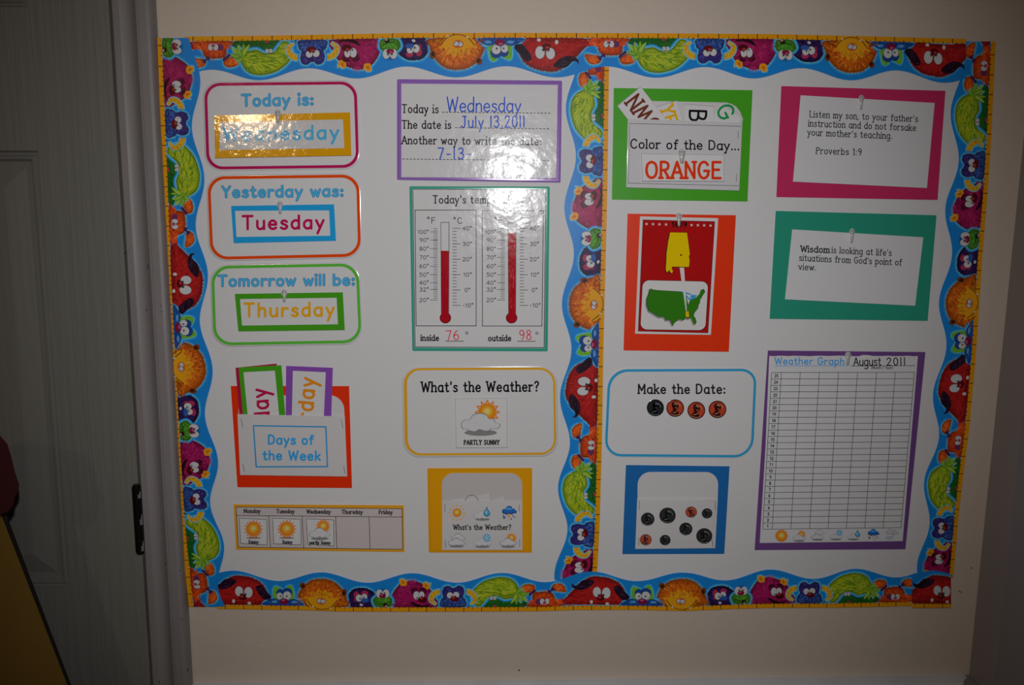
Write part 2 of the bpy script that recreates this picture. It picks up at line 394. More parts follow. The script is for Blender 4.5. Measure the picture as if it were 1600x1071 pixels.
wr = mesh3('wall_right', [(XC(0), .1, ZB), (XC(0)+.1, .1, ZB), (XC(0)+.1, -.07, ZB), (XC(0), -.07, ZB), (XC(ZT), .1, ZT), (XC(ZT)+.1, .1, ZT), (XC(ZT)+.1, -.07, ZT), (XC(ZT), -.07, ZT)],
      [[0, 1, 2, 3], [4, 5, 6, 7], [0, 1, 5, 4], [1, 2, 6, 5], [2, 3, 7, 6], [3, 0, 4, 7]], mat('shaded_side_wall_paint', .6, (.36, .31, .285), spec=.2)); tag(wr, kind='structure')  # wall paint in a darker tone; the side wall's shade is in this colour
fl = box('floor', -2.2, 1.6, -3.4, .1, -.05, 0, M_floor); tag(fl, kind='structure')
cl = box('ceiling', -2.2, 1.6, -3.4, .1, ZT, ZT+.05, M_ceil); tag(cl, kind='structure')
# small scuffs and nail holes in the paint
for nm, px, py, r, c in (('nail_hole', 811, 1048, 1.6, (.1, .09, .08)), ('nail_hole', 1518, 888, 1.5, (.12, .1, .09)), ('wall_scuff', 388, 1003, 2.6, (.75, .7, .62)), ('wall_scuff', 412, 1010, 2.6, (.75, .7, .62)), ('wall_scuff', 1500, 925, 3.4, (.4, .2, .16))):
    pm = PM(.0001); pm.poly(ell(px, py, r, r*(.9 if nm[0] == 'n' else .35), 10, .5 if px == 1500 else 0), c)
    o = pm.build(nm, M_paper, wl); 

def extr(name, prof, z0, z1, m, xo=(0, 0), parent=None, smooth=False):
    """extrude an x,y profile upwards"""
    n = len(prof); V = [(x+xo[0], y, z0) for x, y in prof]+[(x+xo[1], y, z1) for x, y in prof]
    return mesh3(name, V, [[i, (i+1) % n, n+(i+1) % n, n+i] for i in range(n)]+[list(range(n)), list(range(2*n-1, n-1, -1))], m, parent, smooth=smooth)
# casing of the left door, a moulded profile
wc = Xco-Xr
cas = [(0.004, .002), (.004, -.010), (.006, -.012), (.014, -.012), (.017, -.0105)]
cas += [(.017+(wc-.036)*k/8, -.0105-.0065*(k/8)**1.6+.0022*math.sin(PI*k/8)) for k in range(1, 9)]
cas += [(wc-.0185, -.0150), (wc-.017, -.0150), (wc-.0155, -.0172), (wc-.006, -.0172), (wc-.0025, -.0160), (wc-.001, -.013), (wc, .002)]
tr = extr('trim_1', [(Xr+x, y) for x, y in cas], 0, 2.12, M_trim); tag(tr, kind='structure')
for px, py, rx, ry in ((196, 390, 1.2, 6), (231, 416, 1.4, 4.5), (229, 484, .8, 2), (252, 478, 1.3, .8), (253, 487, .8, 1.5), (259, 881, 1.4, 1.4), (281, 892, 1.2, 1), (283, 968, 2.4, .6), (293, 1047, 1.2, 2.4), (249, 1066, .9, 1.6)):
    pm = PM(.0174); pm.poly(ell(px, py, rx, ry, 10, .12), (.10, .085, .085)); pm.build('scuff_mark', M_paper, tr)
# chair rail along the bottom of the photo
rz = lambda x: zr[0]+(zr[1]-zr[0])*(x-xrl[0])/(xrl[1]-xrl[0])
prof = [(0, 0), (-.006, .0), (-.016, -.0015), (-.020, -.005), (-.019, -.011), (-.013, -.016), (-.011, -.03), (-.012, -.05), (-.007, -.056), (0, -.06)]
x0, x1 = Xco, XC(zr[1])
V = [(x0, y, rz(x0)+z) for y, z in prof]+[(x1, y, rz(x1)+z) for y, z in prof]; n = len(prof)
cr = mesh3('trim_2', V, [[i, (i+1) % n, n+(i+1) % n, n+i] for i in range(n)]+[list(range(n)), list(range(2*n-1, n-1, -1))], mat('white_rail_paint', .3, (.72, .74, .78), mott=.1, mscale=14)); tag(cr, kind='structure')
# chair rail return on the right wall
V = [(XC(zr[1])+y, 0, zr[1]+z) for y, z in prof]+[(XC(zr[1])+y, -.066, zr[1]+z) for y, z in prof]
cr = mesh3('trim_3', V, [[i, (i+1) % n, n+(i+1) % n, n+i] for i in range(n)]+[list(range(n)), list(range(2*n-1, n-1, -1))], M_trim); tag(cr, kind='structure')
# casing and door in the right wall
def sidebox(name, y0, y1, d0, d1, z0, z1, m, parent=None):
    V = [(XC(z)+d, y, z) for z in (z0, z1) for y in (y0, y1) for d in (d0, d1)]
    return mesh3(name, V, [[0, 1, 3, 2], [4, 6, 7, 5], [0, 4, 5, 1], [2, 3, 7, 6], [0, 2, 6, 4], [1, 5, 7, 3]], m, parent, bevel=.0015)
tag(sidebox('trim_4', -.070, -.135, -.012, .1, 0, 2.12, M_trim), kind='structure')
tag(sidebox('door_2', -.138, -.9, .006, .04, .01, 2.04, M_rdoor), kind='structure')

# left door: moulded panel door, hinge on its right edge
Xp = W(87, 577).x; Xl = Xr-.76
z_t = W(57, 236).z; z_b = W(117, 918).z; z_u = W(48, 12).z
xm = (Xl+Xr)/2; stile = Xr-.006-Xp
V = []; Fc = []
def addb(*a):
    global V, Fc
    v, f = boxVF(*a, base=len(V)); V += v; Fc += f
DY = -.004
openx = [(Xl+stile, xm-stile*.45), (xm+stile*.45, Xp)]
openz = [(.24, .70), (z_b, z_t), (z_u, 1.93)]
addb(Xl, Xl+stile, DY, .03, .01, 2.04); addb(Xp, Xr-.002, DY, .03, .01, 2.04); addb(openx[0][1], openx[1][0], DY, .03, .01, 2.04)
for (oa, ob) in openx:
    zz = .01
    for (p, q) in openz+[(2.04, 2.04)]:
        addb(oa, ob, DY, .03, zz, p); zz = q
dr = mesh3('door_1', V, Fc, M_door); tag(dr, kind='structure')
for (oa, ob) in openx:
    for (p, q) in openz:
        rings = [(0, DY), (.002, DY+.004), (.005, DY+.0045), (.007, DY+.002), (.010, DY+.0025), (.013, DY+.007), (.020, DY+.0075), (.045, DY+.0015), (.0465, DY+.0012)]
        pv = []; pf = []
        for d, y in rings: pv += [(oa+d, y, p+d), (ob-d, y, p+d), (ob-d, y, q-d), (oa+d, y, q-d)]
        for r in range(len(rings)-1):
            for i in range(4): pf.append([r*4+i, r*4+(i+1) % 4, r*4+4+(i+1) % 4, r*4+4+i])
        e = (len(rings)-1)*4; pf.append([e, e+1, e+2, e+3])
        bk = len(pv); pv += [(oa, .028, p), (ob, .028, p), (ob, .028, q), (oa, .028, q)]
        pf += [[i, (i+1) % 4, bk+(i+1) % 4, bk+i] for i in range(4)]+[[bk+3, bk+2, bk+1, bk]]
        mesh3('door_panel', pv, pf, M_panel, dr)
dj = box('door_jamb', Xr-.002, Xr+.004, .004, .08, 0, 2.05, M_gap, dr)
# hinge: five knuckles and two pin tips
hx = W(216.5, 812, .012).x; hz0 = W(222, 862, .012).z; hz1 = W(211, 760, .012).z
hy = -.0125; L = hz1-hz0
def cyl(name, x, y, z0, z1, r, m, parent, n=20, r2=None):
    r2 = r2 or r; b = min(.0006, (z1-z0)/4); prof = [(r-b, z0), (r, z0+b), (r2, z1-b), (r2-b, z1)]
    V = []; Fc = []
    for rr, z in prof: V += [(x+rr*math.cos(2*PI*k/n), y+rr*math.sin(2*PI*k/n), z) for k in range(n)]
    for l in range(3):
        for k in range(n): Fc.append([l*n+k, l*n+(k+1) % n, (l+1)*n+(k+1) % n, (l+1)*n+k])
    Fc.append(list(range(n))[::-1]); Fc.append([3*n+k for k in range(n)])
    return mesh3(name, V, Fc, m, parent, smooth=False)
hl = box('hinge', hx-.002, hx+.0045, hy+.001, -.003, hz0+.003, hz1-.003, M_hinge, dr)
cuts = [0, .19, .40, .61, .80, 1.0]
for k in range(5):
    cyl('knuckle', hx, hy, hz0+L*cuts[k]+.0003, hz0+L*cuts[k+1]-.0003, .0058, M_hinge, hl)
cyl('hinge_pin', hx, hy, hz0-.0025, hz1+.0025, .0045, M_hinge, hl)
for (f0, f1, ang) in ((.02, .17, -.55), (.42, .58, -.5), (.83, .93, -.6)):   # paint worn to bare metal
    V = []
    for k in range(4):
        an = ang+(k-1.5)*.22
        for f in (f0, f1 if k > 1 else f0+(f1-f0)*.55): V.append((hx+.0060*math.cos(an), hy+.0060*math.sin(an), hz0+L*f))
    o = mesh3('worn_patch', V, [[0, 1, 3, 2], [2, 3, 5, 4], [4, 5, 7, 6]], M_worn, hl)
    o['label'] = 'bare metal patch'

# leaning yellow panel with dark red rounded top, at the lower left
def prism(name, pts, h0, h1, m, parent, bevel=0):
    V = [W(x, y, h1) for x, y in pts]; V += [W(x, y, h0) for x, y in pts]; n = len(pts)
    return mesh3(name, V, [list(range(n)), list(range(2*n-1, n-1, -1))]+[[i, (i+1) % n, n+(i+1) % n, n+i] for i in range(n)], m, parent, bevel)
root = empty('leaning_panel', W(-60, 1500, .12)); tag(root, 'mustard yellow slanted panel with dark red rounded top in front of the grey door', 'panel')
prism('board', [(-95, 735), (-2, 789), (3, 792), (108, 1072), (290, 1560), (-130, 1560), (-95, 900)], .085, .100, M_yellow, root, .0015)
prism('black_edging', [(0, 783), (5, 791), (112, 1073), (294, 1560), (288, 1560), (107, 1075), (0, 800), (-2, 790)], .096, .102, M_dark, root)
prism('red_cap', [(-95, 690), (-40, 672), (-4, 682), (8, 696), (13, 712), (20, 740), (26, 758), (25, 766), (19, 776), (18, 786), (10, 797), (-2, 801), (-95, 742)], .080, .125, M_dred, root, .004)

# ---------------------------------------------------------------- poster boards
HB = .0016
for q, lab in (([(254, 63), (942, 60), (934, 945), (302, 942)], 'white poster board forming the left half of the calendar display'),
               ([(943, 60), (1547, 66), (1484, 944), (935, 945)], 'white poster board forming the right half of the calendar display')):
    r = empty('poster_board', W((q[2][0]+q[3][0])/2, q[2][1], .0004)); tag(r, lab, 'poster board', 'poster boards')
    sheet('board_sheet', q, WHITE, M_board, r, HB, .0012)

# ---------------------------------------------------------------- border strips with printed creatures
PER = 559.0
BL_DEEP, BL_MID, BL_LITE = O(22, 118, 192, 160), O(28, 138, 210, 160), O(120, 200, 225, 160)
RULER = O(222, 150, 4, 160); RUL_D = O(60, 30, 5, 160)
class Local:
    """draws in strip coordinates (s along, t up from the ruler) clipped to the strip"""
    def __init__(s, strip, pm, s0): s.S = strip; s.pm = pm; s.s0 = s0
    def clip(s, pts):
        for side, lim in ((1, s.S['a']), (-1, s.S['b'])):
            out = []
            for i in range(len(pts)):
                p, q = pts[i-1], pts[i]; ip = side*(p[0]-lim) >= 0; iq = side*(q[0]-lim) >= 0
                if ip != iq:
                    t = (lim-p[0])/(q[0]-p[0]); out.append((lim, p[1]+(q[1]-p[1])*t))
                if iq: out.append(q)
            pts = out
            if len(pts) < 3: return []
        return pts
    def poly(s, pts, col, up=True):
        pts = s.clip([(x+s.s0, y) for x, y in pts])
        if pts: s.pm.poly([s.S['map'](x, y) for x, y in pts], col, up)
    def P(s, pts, col, fuzz=0, n=3, seg=5):
        c = cat_rom(pts, True, seg)
        if fuzz:
            out = None; s.poly([(x, max(y, 6.6)) for x, y in c], col); s.pm.up()
            for i, (x, y) in enumerate(c):
                a = c[i-1]; b = c[(i+1) % len(c)]; dx, dy = b[0]-a[0], b[1]-a[1]; l = math.hypot(dx, dy) or 1
                nx, ny = dy/l, -dx/l
                if s.area < 0: nx, ny = -nx, -ny
                if y < 8: continue
                for q in (0, .5):
                    f = fuzz*random.uniform(.6, 1.7); x2, y2 = x+(b[0]-x)*q, y+(b[1]-y)*q
                    s.poly([(x2-dx/l*.9-nx, y2-dy/l*.9-ny), (x2+dx/l*.9-nx, y2+dy/l*.9-ny), (x2+nx*f+dx/l*random.uniform(-.8, .8), y2+ny*f)], col, up=False)
            return
        s.poly([(x, max(y, 6.6)) for x, y in c], col)
    def H(s, pts, d=2.6):
        """pale printed glow round a shape"""
        for k, col in ((d*1.6, BL_MID), (d, O(75, 170, 218, 160)), (d*.5, BL_LITE)):
            s.P(grow(pts, k), col)
    def E(s, x, y, rx, ry, col, rot=0, n=16): s.poly([(a, b) for a, b in ell(x, y, rx, ry, n, rot)], col)
    def K(s, pts, wds, col, seg=4):
        c = cat_rom(pts, False, seg); m = len(c); L = []; R = []
        for i, (x, y) in enumerate(c):
            a = c[max(0, i-1)]; b = c[min(m-1, i+1)]; dx, dy = b[0]-a[0], b[1]-a[1]; l = math.hypot(dx, dy) or 1
            t = i/(m-1)*(len(wds)-1); k = min(int(t), len(wds)-2); wd = wds[k]+(wds[k+1]-wds[k])*(t-k) if len(wds) > 1 else wds[0]
            L.append((x-dy/l*wd/2, y+dx/l*wd/2)); R.append((x+dy/l*wd/2, y-dx/l*wd/2))
        s.poly(L+R[::-1], col)
    def fur(s, pts, cols, n, ln, cx, cy, wd=.7, up=True):
        c = cat_rom(pts, True, 4); xs = [p[0] for p in c]; ys = [p[1] for p in c]; s.pm.up()
        k = 0; tries = 0
        while k < n and tries < n*6:
            tries += 1
            x, y = random.uniform(min(xs), max(xs)), random.uniform(max(8, min(ys)), max(ys))
            if not inside(c, x, y): continue
            dx, dy = x-cx, y-cy; l = math.hypot(dx, dy) or 1; dx, dy = dx/l, dy/l
            a = random.uniform(-.5, .5); dx, dy = dx*math.cos(a)-dy*math.sin(a), dx*math.sin(a)+dy*math.cos(a)
            m = ln*random.uniform(.6, 1.3); ex, ey = x+dx*m, y+dy*m
            if not inside(c, ex, ey) or ey < 7.5: continue
            s.poly([(x-dy*wd, y+dx*wd), (x+dy*wd, y-dx*wd), (ex, ey)], random.choice(cols), up=(k % 12 == 0)); k += 1
    area = 1
def inside(c, x, y):
    r = False
    for i in range(len(c)):
        (x1, y1), (x2, y2) = c[i-1], c[i]
        if (y1 > y) != (y2 > y) and x < (x2-x1)*(y-y1)/(y2-y1)+x1: r = not r
    return r
def sarea(p): return sum(p[i-1][0]*p[i][1]-p[i][0]*p[i-1][1] for i in range(len(p)))/2
def grow(pts, d):
    sg = 1 if sarea(pts) > 0 else -1; out = []
    for i, (x, y) in enumerate(pts):
        a = pts[i-1]; b = pts[(i+1) % len(pts)]; dx, dy = b[0]-a[0], b[1]-a[1]; l = math.hypot(dx, dy) or 1
        out.append((x+sg*dy/l*d, y-sg*dx/l*d))
    return out
def body(L, pts, col, fuzz, cols, n, ln, cx, cy, halo=True, wd=.7):
    if halo: L.H(pts)
    dk = lambda f: tuple(v*f for v in col)
    L.area = sarea(pts); L.P(pts, dk(.5), fuzz)
    for d, f in ((-1.6, .68), (-3.4, .85), (-6, 1.0), (-10, 1.15)): L.P(grow(pts, d), dk(f))
    L.fur(pts, cols, n, ln, cx, cy, wd)
    if min(p[1] for p in pts) < 10: L.fur([(p[0], min(p[1], 15)) for p in pts], [tuple(v*.5 for v in k) for k in cols], n//4, 4, cx, cy-20, wd)
def eye(L, x, y, rx, ry, px, py, pr=1.5):
    L.E(x, y, rx+.5, ry+.5, O(70, 40, 60)); L.E(x, y, rx, ry, (.72, .72, .74)); L.E(px, py, pr, pr*1.1, BLACK); L.E(px-.4, py+.5, .45, .45, (.8, .8, .8))
c = lambda r, g, b: O(r, g, b, 175)
def m_red(L):
    b = [(-64, 8), (-54, 21), (-44, 31), (-33, 42), (-23, 48), (-12, 52), (2, 51), (15, 48), (27, 41), (34, 31), (39, 17), (40, 7)]
    body(L, b, c(165, 28, 28), 2.2, [c(185, 40, 35), c(140, 18, 22), c(120, 15, 20), c(200, 55, 45)], 110, 7, 0, 8)
    e1 = [(-46.6, 42), (-45, 35), (-34, 31), (-21.6, 34), (-11.6, 43), (-16.6, 47), (-29, 46.5), (-38, 39), (-43, 38.4)]
    e2 = [(19.6, 36.5), (26, 38), (33, 31.5), (43, 19), (33, 15), (24.6, 22.7), (19, 31.5)]
    for e in (e1, e2): L.P(e, c(38, 18, 36)); L.fur(e, [c(75, 40, 75), c(20, 10, 20)], 14, 6, 0, 40)
    eye(L, -7.5, 28, 6.2, 7.8, -4.5, 23, 1.9); eye(L, 7.1, 26.5, 6.6, 8.6, 2.4, 23, 1.9)
    L.E(-2, 18.3, 6, 4.2, c(85, 10, 16)); L.E(-3.2, 19.8, 2.6, 1.5, c(190, 60, 55))
    L.K([(-17, 11), (-8, 11), (-2, 9.5), (6, 9)], [.6, 1, .6], c(60, 8, 10)); L.E(-16, 12.4, 2.4, 3, (.74, .72, .70)); L.E(8.6, 9.6, 2.8, 2.3, (.74, .72, .70))
def m_bluegreen(L):
    arm = [(-31, 7), (-26, 14), (-15, 18), (-6, 15), (6, 15), (16, 17.5), (25, 14), (29, 7)]
    e1 = [(-14, 17.5), (-16, 29), (-13, 36), (-7, 34), (-1, 30), (-3, 17.5)]; e2 = [(3, 30), (7, 37), (12, 37.5), (15.6, 29), (15.6, 17.5), (4, 17.5)]
    for e in (e1, e2, arm): L.H(e, 2.2)
    for e in (e1, e2): L.area = sarea(e); L.P(e, c(110, 175, 45), 1); L.fur(e, [c(150, 200, 60), c(70, 140, 40)], 14, 4, 0, 15)
    L.P(arm, c(22, 75, 150)); L.fur(arm, [c(45, 115, 190), c(15, 50, 120)], 20, 6, 0, 0)
    L.E(-14, 12.5, 5, 2, c(90, 150, 205)); L.E(17, 12.5, 5, 2, c(90, 150, 205))
    L.E(-5, 26.2, 6.6, 6.6, c(25, 70, 140)); L.E(5.8, 27, 8, 7.6, c(25, 70, 140))
    eye(L, -6, 21.6, 4.8, 5.2, -4.7, 21.2, 1.3); eye(L, 5.6, 22.6, 6.4, 6.4, 5, 21.4, 1.4)
    L.E(.6, 13, 7.4, 4.8, c(120, 22, 62)); L.E(-.5, 15, 3, 1.4, c(190, 90, 130))
def m_lion(L):
    b = [(-37, 7), (-36, 22), (-29, 36), (-18, 45), (-5, 49), (10, 49), (24, 43), (34, 32), (39, 20), (38, 7)]
    body(L, b, c(195, 92, 18), 2.4, [c(225, 125, 30), c(165, 65, 14), c(140, 50, 12), c(235, 150, 50)], 190, 7, 0, 14)
    L.E(-29.5, 38.5, 4.4, 4.8, c(120, 60, 22)); L.E(36, 30, 4, 5.4, c(120, 60, 22)); L.E(-28.5, 37.5, 2.5, 3, c(60, 28, 10)); L.E(35.2, 28.5, 2.5, 3.4, c(60, 28, 10))
    face = [(-22, 18), (-24, 12), (-16, 5), (-7, 2.5), (3, 2), (13, 4), (22, 10), (23, 18), (18, 22), (16, 30), (10, 27), (6, 34), (1, 29), (-5, 34), (-9, 27), (-16, 30), (-17, 22)]
    cc = cat_rom(face, True, 3); L.poly(cc, c(230, 160, 25))
    L.fur([(-18, 20), (-16, 30), (0, 33), (16, 30), (18, 20), (0, 22)], [c(235, 180, 40), c(215, 130, 25), c(190, 95, 20)], 70, 6, 0, 8)
    L.K([(-25, 21), (-21.5, 15), (-14, 6.5), (-3, 2.4), (8, 3), (17, 7.5), (22.5, 14), (26, 21)], [.4, 1.3, .9, .9, 1.3, .4], c(70, 30, 10))
    for x in (-24, 24): L.E(x, 19.5, 3, 2.4, c(225, 150, 25))
    L.E(0, 15, 7.6, 5.6, c(200, 95, 20)); eye(L, -3, 15.2, 3.3, 3.1, -2, 14.4, .9); eye(L, 3.2, 14.5, 3.3, 3.1, 4.4, 13.8, .9)
    L.E(-13, 5.6, 1.5, 1.5, (.74, .72, .68)); L.E(14.5, 4.4, 1.6, 1.4, (.74, .72, .68))
def m_purple(L):
    b = [(-22, 7), (-21, 24), (-14, 33.7), (-4, 36.5), (7.5, 36), (17, 31), (22, 24), (23, 7)]
    body(L, b, c(48, 28, 82), 1.2, [c(70, 45, 110), c(32, 16, 58)], 60, 5, 0, 10)
    L.E(-8, 26, 4.4, 5.4, c(175, 45, 85)); L.E(5, 28.5, 5.4, 4, c(175, 45, 85)); L.E(-10, 19, 1.8, 4, c(150, 40, 80))
    eye(L, -4, 21, 5, 5.6, -2.4, 20, 1.4); eye(L, 4.4, 22.7, 4.6, 5, 3, 22, 1.3)
    L.E(5.2, 17.4, 6.4, 3.4, c(45, 90, 165)); L.E(-.6, 10.4, 2.6, 1.9, (.7, .7, .72), -.3)
def m_small(L):
    b = [(-15, 18), (-12, 10), (-6, 7), (8, 7), (13, 9), (14.5, 18), (9, 24), (0, 25), (-9, 24)]
    body(L, b, c(75, 145, 42), .9, [c(105, 175, 55), c(45, 105, 30)], 34, 4, 0, 14)
    L.K([(-11, 16.5), (-5, 12.5), (3, 12.5), (11, 17)], [.5, 1.4, .5], c(25, 55, 15)); L.E(4.4, 10, 3.6, 3, c(30, 12, 15)); L.E(5.2, 8.6, 2.1, 1.3, c(205, 140, 150))
    eye(L, -5, 28, 5.2, 6.6, -2.8, 28.4, 1.5); eye(L, 5.2, 28, 5.2, 6.6, 2.8, 28.4, 1.5)
    L.E(-.3, 24.4, 5.6, 3.3, c(125, 20, 55)); L.E(-1.5, 25.6, 2.2, 1, c(200, 90, 130))
    for x in (-1.5, 0, 2): L.K([(x*.6, 33), (x*1.5, 37)], [.7, .4], BLACK)
def m_pink(L):
    b = [(-33, 7), (-32, 22), (-28, 32), (-20, 42), (-11.5, 46), (-1.5, 48), (8.5, 46), (18.5, 42), (28.5, 34), (36, 22), (38, 7)]
    for x, y in ((-13, 46), (23, 41)):
        h = [(x-5, y-5), (x-6, y+4), (x, y+5), (x+3, y+2), (x+5, y+5), (x+4, y-5)]; L.H(h, 1.5)
    body(L, b, c(150, 22, 82), 1.2, [c(175, 35, 100), c(120, 15, 65), c(190, 50, 110)], 120, 6, 0, 14)
    for x, y in ((-13, 46), (23, 41)):
        h = [(x-5, y-5), (x-6, y+4), (x, y+5), (x+3, y+2), (x+5, y+5), (x+4, y-5)]; L.P(h, c(225, 150, 25)); L.E(x-1, y, 2.4, 3, c(200, 110, 20)); L.E(x+1, y+2.5, 1, 2, c(245, 205, 80))
    for k in range(7): 
        a = (k-3)*.28; L.poly([(-3+k, 44), (-1+k, 44), (-1.5+math.sin(a)*10+k*.5, 46+8*math.cos(a))], c(170, 35, 95))
    L.E(4, 31.5, 6, 6.5, c(95, 14, 50)); L.E(17, 32, 6, 6, c(95, 14, 50)); L.K([(-3, 33), (0, 35), (4, 34)], [1, 2, 1], c(40, 10, 25)); L.K([(10, 36), (15, 36.5), (19, 33)], [1, 2, 1], c(40, 10, 25))
    eye(L, 6.6, 25.4, 4.8, 6.4, 7.8, 21.5, 1.3); eye(L, 14.8, 25.8, 4.4, 5.8, 14.8, 24, 1.2)
    L.E(16, 18.6, 7, 4.6, c(75, 10, 18)); L.E(14.5, 20.8, 3, 1.6, c(170, 50, 50))
    L.P([(-3, 16), (3, 9), (12, 7), (24, 8), (27, 11), (18, 9.5), (10, 11)], c(35, 6, 18))
def m_blue(L):
    b = [(-18, 7), (-19, 18), (-15, 22), (-17, 30), (-14, 38), (-7, 40), (0, 36), (8, 40), (15, 38), (17, 30), (15, 22), (19, 18), (18, 7)]
    for sg in (-1, 1):
        P = [(sg*16, 31), (sg*26, 30), (sg*33, 24), (sg*34, 17), (sg*26, 11)]
        L.K(P, [10, 11, 10.5, 8.5, 5], BL_LITE); L.K(P, [7, 8, 7.5, 6, 2], c(205, 140, 18)); L.K(P, [5, 6, 5.5, 4, 1], c(240, 190, 40))
        for k in range(1, 5):
            x, y = cat_rom(P, False, 4)[k*3]; L.E(x, y, .6, 3.2, c(185, 115, 20), sg*(1.6-k*.55) if k < 4 else 1.2, 8)
    body(L, b, c(45, 72, 148), 1, [c(75, 115, 190), c(30, 45, 110), c(95, 130, 200)], 90, 4, 0, 10)
    hd = [(-15, 24), (-16.5, 31), (-13, 38), (-7, 39.5), (0, 36), (7.5, 39.5), (14, 38), (16.5, 31), (15, 24), (7, 20), (-7, 20)]
    L.P(hd, c(52, 42, 112)); L.fur(hd, [c(85, 75, 155), c(38, 30, 90)], 50, 4, 0, 26); L.K([(0, 36), (-.6, 32)], [1, .4], c(25, 20, 60))
    for x in (-9, -2, 4, 11): L.K([(x, 7), (x+.4, 15)], [.5, .8], c(25, 30, 85))
    eye(L, -5, 25.4, 4.8, 4.8, -2, 23.4, 1.4); eye(L, 4.8, 26, 4.8, 4.8, 3, 23.8, 1.4)
    L.E(1.9, 19.6, 7, 3.9, c(90, 14, 20)); L.E(0, 21.2, 3, 1.3, c(180, 60, 55))
def m_hair(L):
    d = [(-38, 7), (-30, 16), (-14, 24), (2, 26), (24, 22), (42, 16), (49, 7)]
    h = [(-40, 28), (-31, 40), (-19, 48), (-6, 52), (6, 53.5), (20, 51), (29, 44), (34, 33), (31, 24), (12.5, 19), (0, 24), (-12.5, 23), (-23, 12), (-29, 8), (-37, 12)]
    t = [(32, 30), (40, 34), (38, 28), (49, 22), (42, 20), (45, 14), (36, 17), (31, 12), (29, 18), (20, 13), (25, 25)]
    L.H(d, 2); L.P(d, c(28, 92, 32)); L.fur(d, [c(45, 120, 40), c(15, 60, 20)], 40, 5, 0, 0)
    L.E(-8, 15, 10, 7, c(35, 105, 38)); L.K([(-14, 13), (-8, 10), (0, 13)], [.6, 1.2, .6], c(12, 40, 14)); L.E(-4, 8.4, 3.4, 1.8, c(160, 60, 70))
    L.H(h); L.area = sarea(h); L.P(h, c(95, 125, 20), .8); L.P(grow(h, -2), c(140, 160, 25)); L.P(grow(h, -5), c(160, 178, 32))
    L.fur(h, [c(185, 195, 45), c(110, 145, 20), c(85, 130, 25), c(170, 190, 60)], 150, 12, 34, 30, .8)
    for (tx_, ty_) in [(41, 35), (49, 25), (47, 16), (38, 12.5)]: L.K([(33, 28), ((32+tx_)/2, (27+ty_)/2+1.5), (tx_, ty_)], [5, 8.6, 7.6, 2], BL_LITE)
    for k, (tx_, ty_) in enumerate([(41, 35), (49, 25), (47, 16), (38, 12.5), (30, 10.5), (21, 12)]):
        mx, my = (32+tx_)/2+(1.5 if k % 2 else -1), (27+ty_)/2+1.5
        L.K([(31, 28), (mx, my), (tx_, ty_)], [4, 7, 6, .6], c(70, 125, 28)); L.K([(31, 28), (mx, my), (tx_, ty_)], [2.6, 5.6, 4.6, .4], [c(130, 172, 45), c(112, 160, 40), c(150, 185, 60)][k % 3]); L.K([(31.5, 27.5), (mx, my), (tx_*.94+1.9, ty_*.94+1.6)], [.5, .7, .4], c(185, 205, 95))
    L.E(31, 28, 3, 3.6, c(120, 165, 40))
    eye(L, -9, 20.8, 2.5, 2.9, -8, 21, .7); eye(L, -3.8, 20.8, 2.5, 2.9, -3.4, 21, .7)
def m_orange(L):
    b = [(-27, 7), (-19, 16.5), (-18, 25), (-13.7, 29), (-1, 30), (11, 27.7), (16, 19), (24, 11), (27, 7)]
    p1 = [(-40, 31), (-35, 39), (-26, 42), (-17.5, 40), (-16, 32.7), (-26, 29), (-37.5, 27.7)]; p2 = [(11, 34), (13.7, 40), (24, 42), (31, 36), (32.5, 29), (21, 30.5), (13.7, 31.5)]
    for p in (p1, p2): body(L, p, c(225, 95, 25), 1.4, [c(240, 125, 45), c(195, 70, 20)], 26, 5, p[3][0] if p is p1 else 11, 34)
    body(L, b, c(205, 70, 25), 1.6, [c(230, 100, 35), c(175, 50, 20)], 60, 6, 0, 8)
    for x, y, r in ((-19, 29, .7), (10.5, 32, -.7)):
        L.E(x-3, y-2, 3.4, 2.2, c(75, 35, 85), r); L.E(x+2.4, y+2, 3.4, 2.2, c(75, 35, 85), r); L.E(x, y, 1.4, 1.4, c(50, 20, 60))
    for x, dx in ((14, 4), (17, 5), (19, 5)): L.K([(x, 20-(x-14)), (x+dx, 18-(x-14)*1.2)], [1, .4], c(230, 150, 90))
    L.E(-9.5, 15, 5.6, 4.6, c(110, 45, 90)); L.K([(-2, 29), (0, 33), (3, 32), (2, 30.4)], [.5, .8, .5], c(180, 60, 20))
    eye(L, -3.9, 15, 3.4, 4.5, -1.8, 13.4, 1.1); eye(L, 3.9, 15, 3.4, 4.5, 1.6, 13.6, 1.1); L.E(0, 10.4, 3.2, 1.6, c(215, 90, 110))
CREATURES = [(0, m_red, 'red_shaggy_creature', -66, 42), (62, m_bluegreen, 'blue_green_creature', -32, 30), (121, m_lion, 'orange_maned_creature', -40, 42), (184, m_purple, 'purple_round_creature', -24, 24),
             (217, m_small, 'green_wide_eyed_creature', -16, 16), (263, m_pink, 'magenta_horned_creature', -34, 39), (327, m_blue, 'blue_long_horned_creature', -36, 36),
             (396, m_hair, 'lime_haired_creature', -41, 50), (470, m_orange, 'orange_pigtailed_creature', -42, 34)]
def wave(s, A=60.0, B=45.0):
    return (A+B)/2+(A-B)/2*math.cos(2*PI*(s+16)/(PER/4))
def interp(tab, x):
    if x <= tab[0][0]: (a, b), (c_, d) = tab[0], tab[1]
    elif x >= tab[-1][0]: (a, b), (c_, d) = tab[-2], tab[-1]
    else:
        for k in range(len(tab)-1):
            if tab[k][0] <= x <= tab[k+1][0]: (a, b), (c_, d) = tab[k], tab[k+1]; break
    return b+(d-b)*(x-a)/(c_-a)
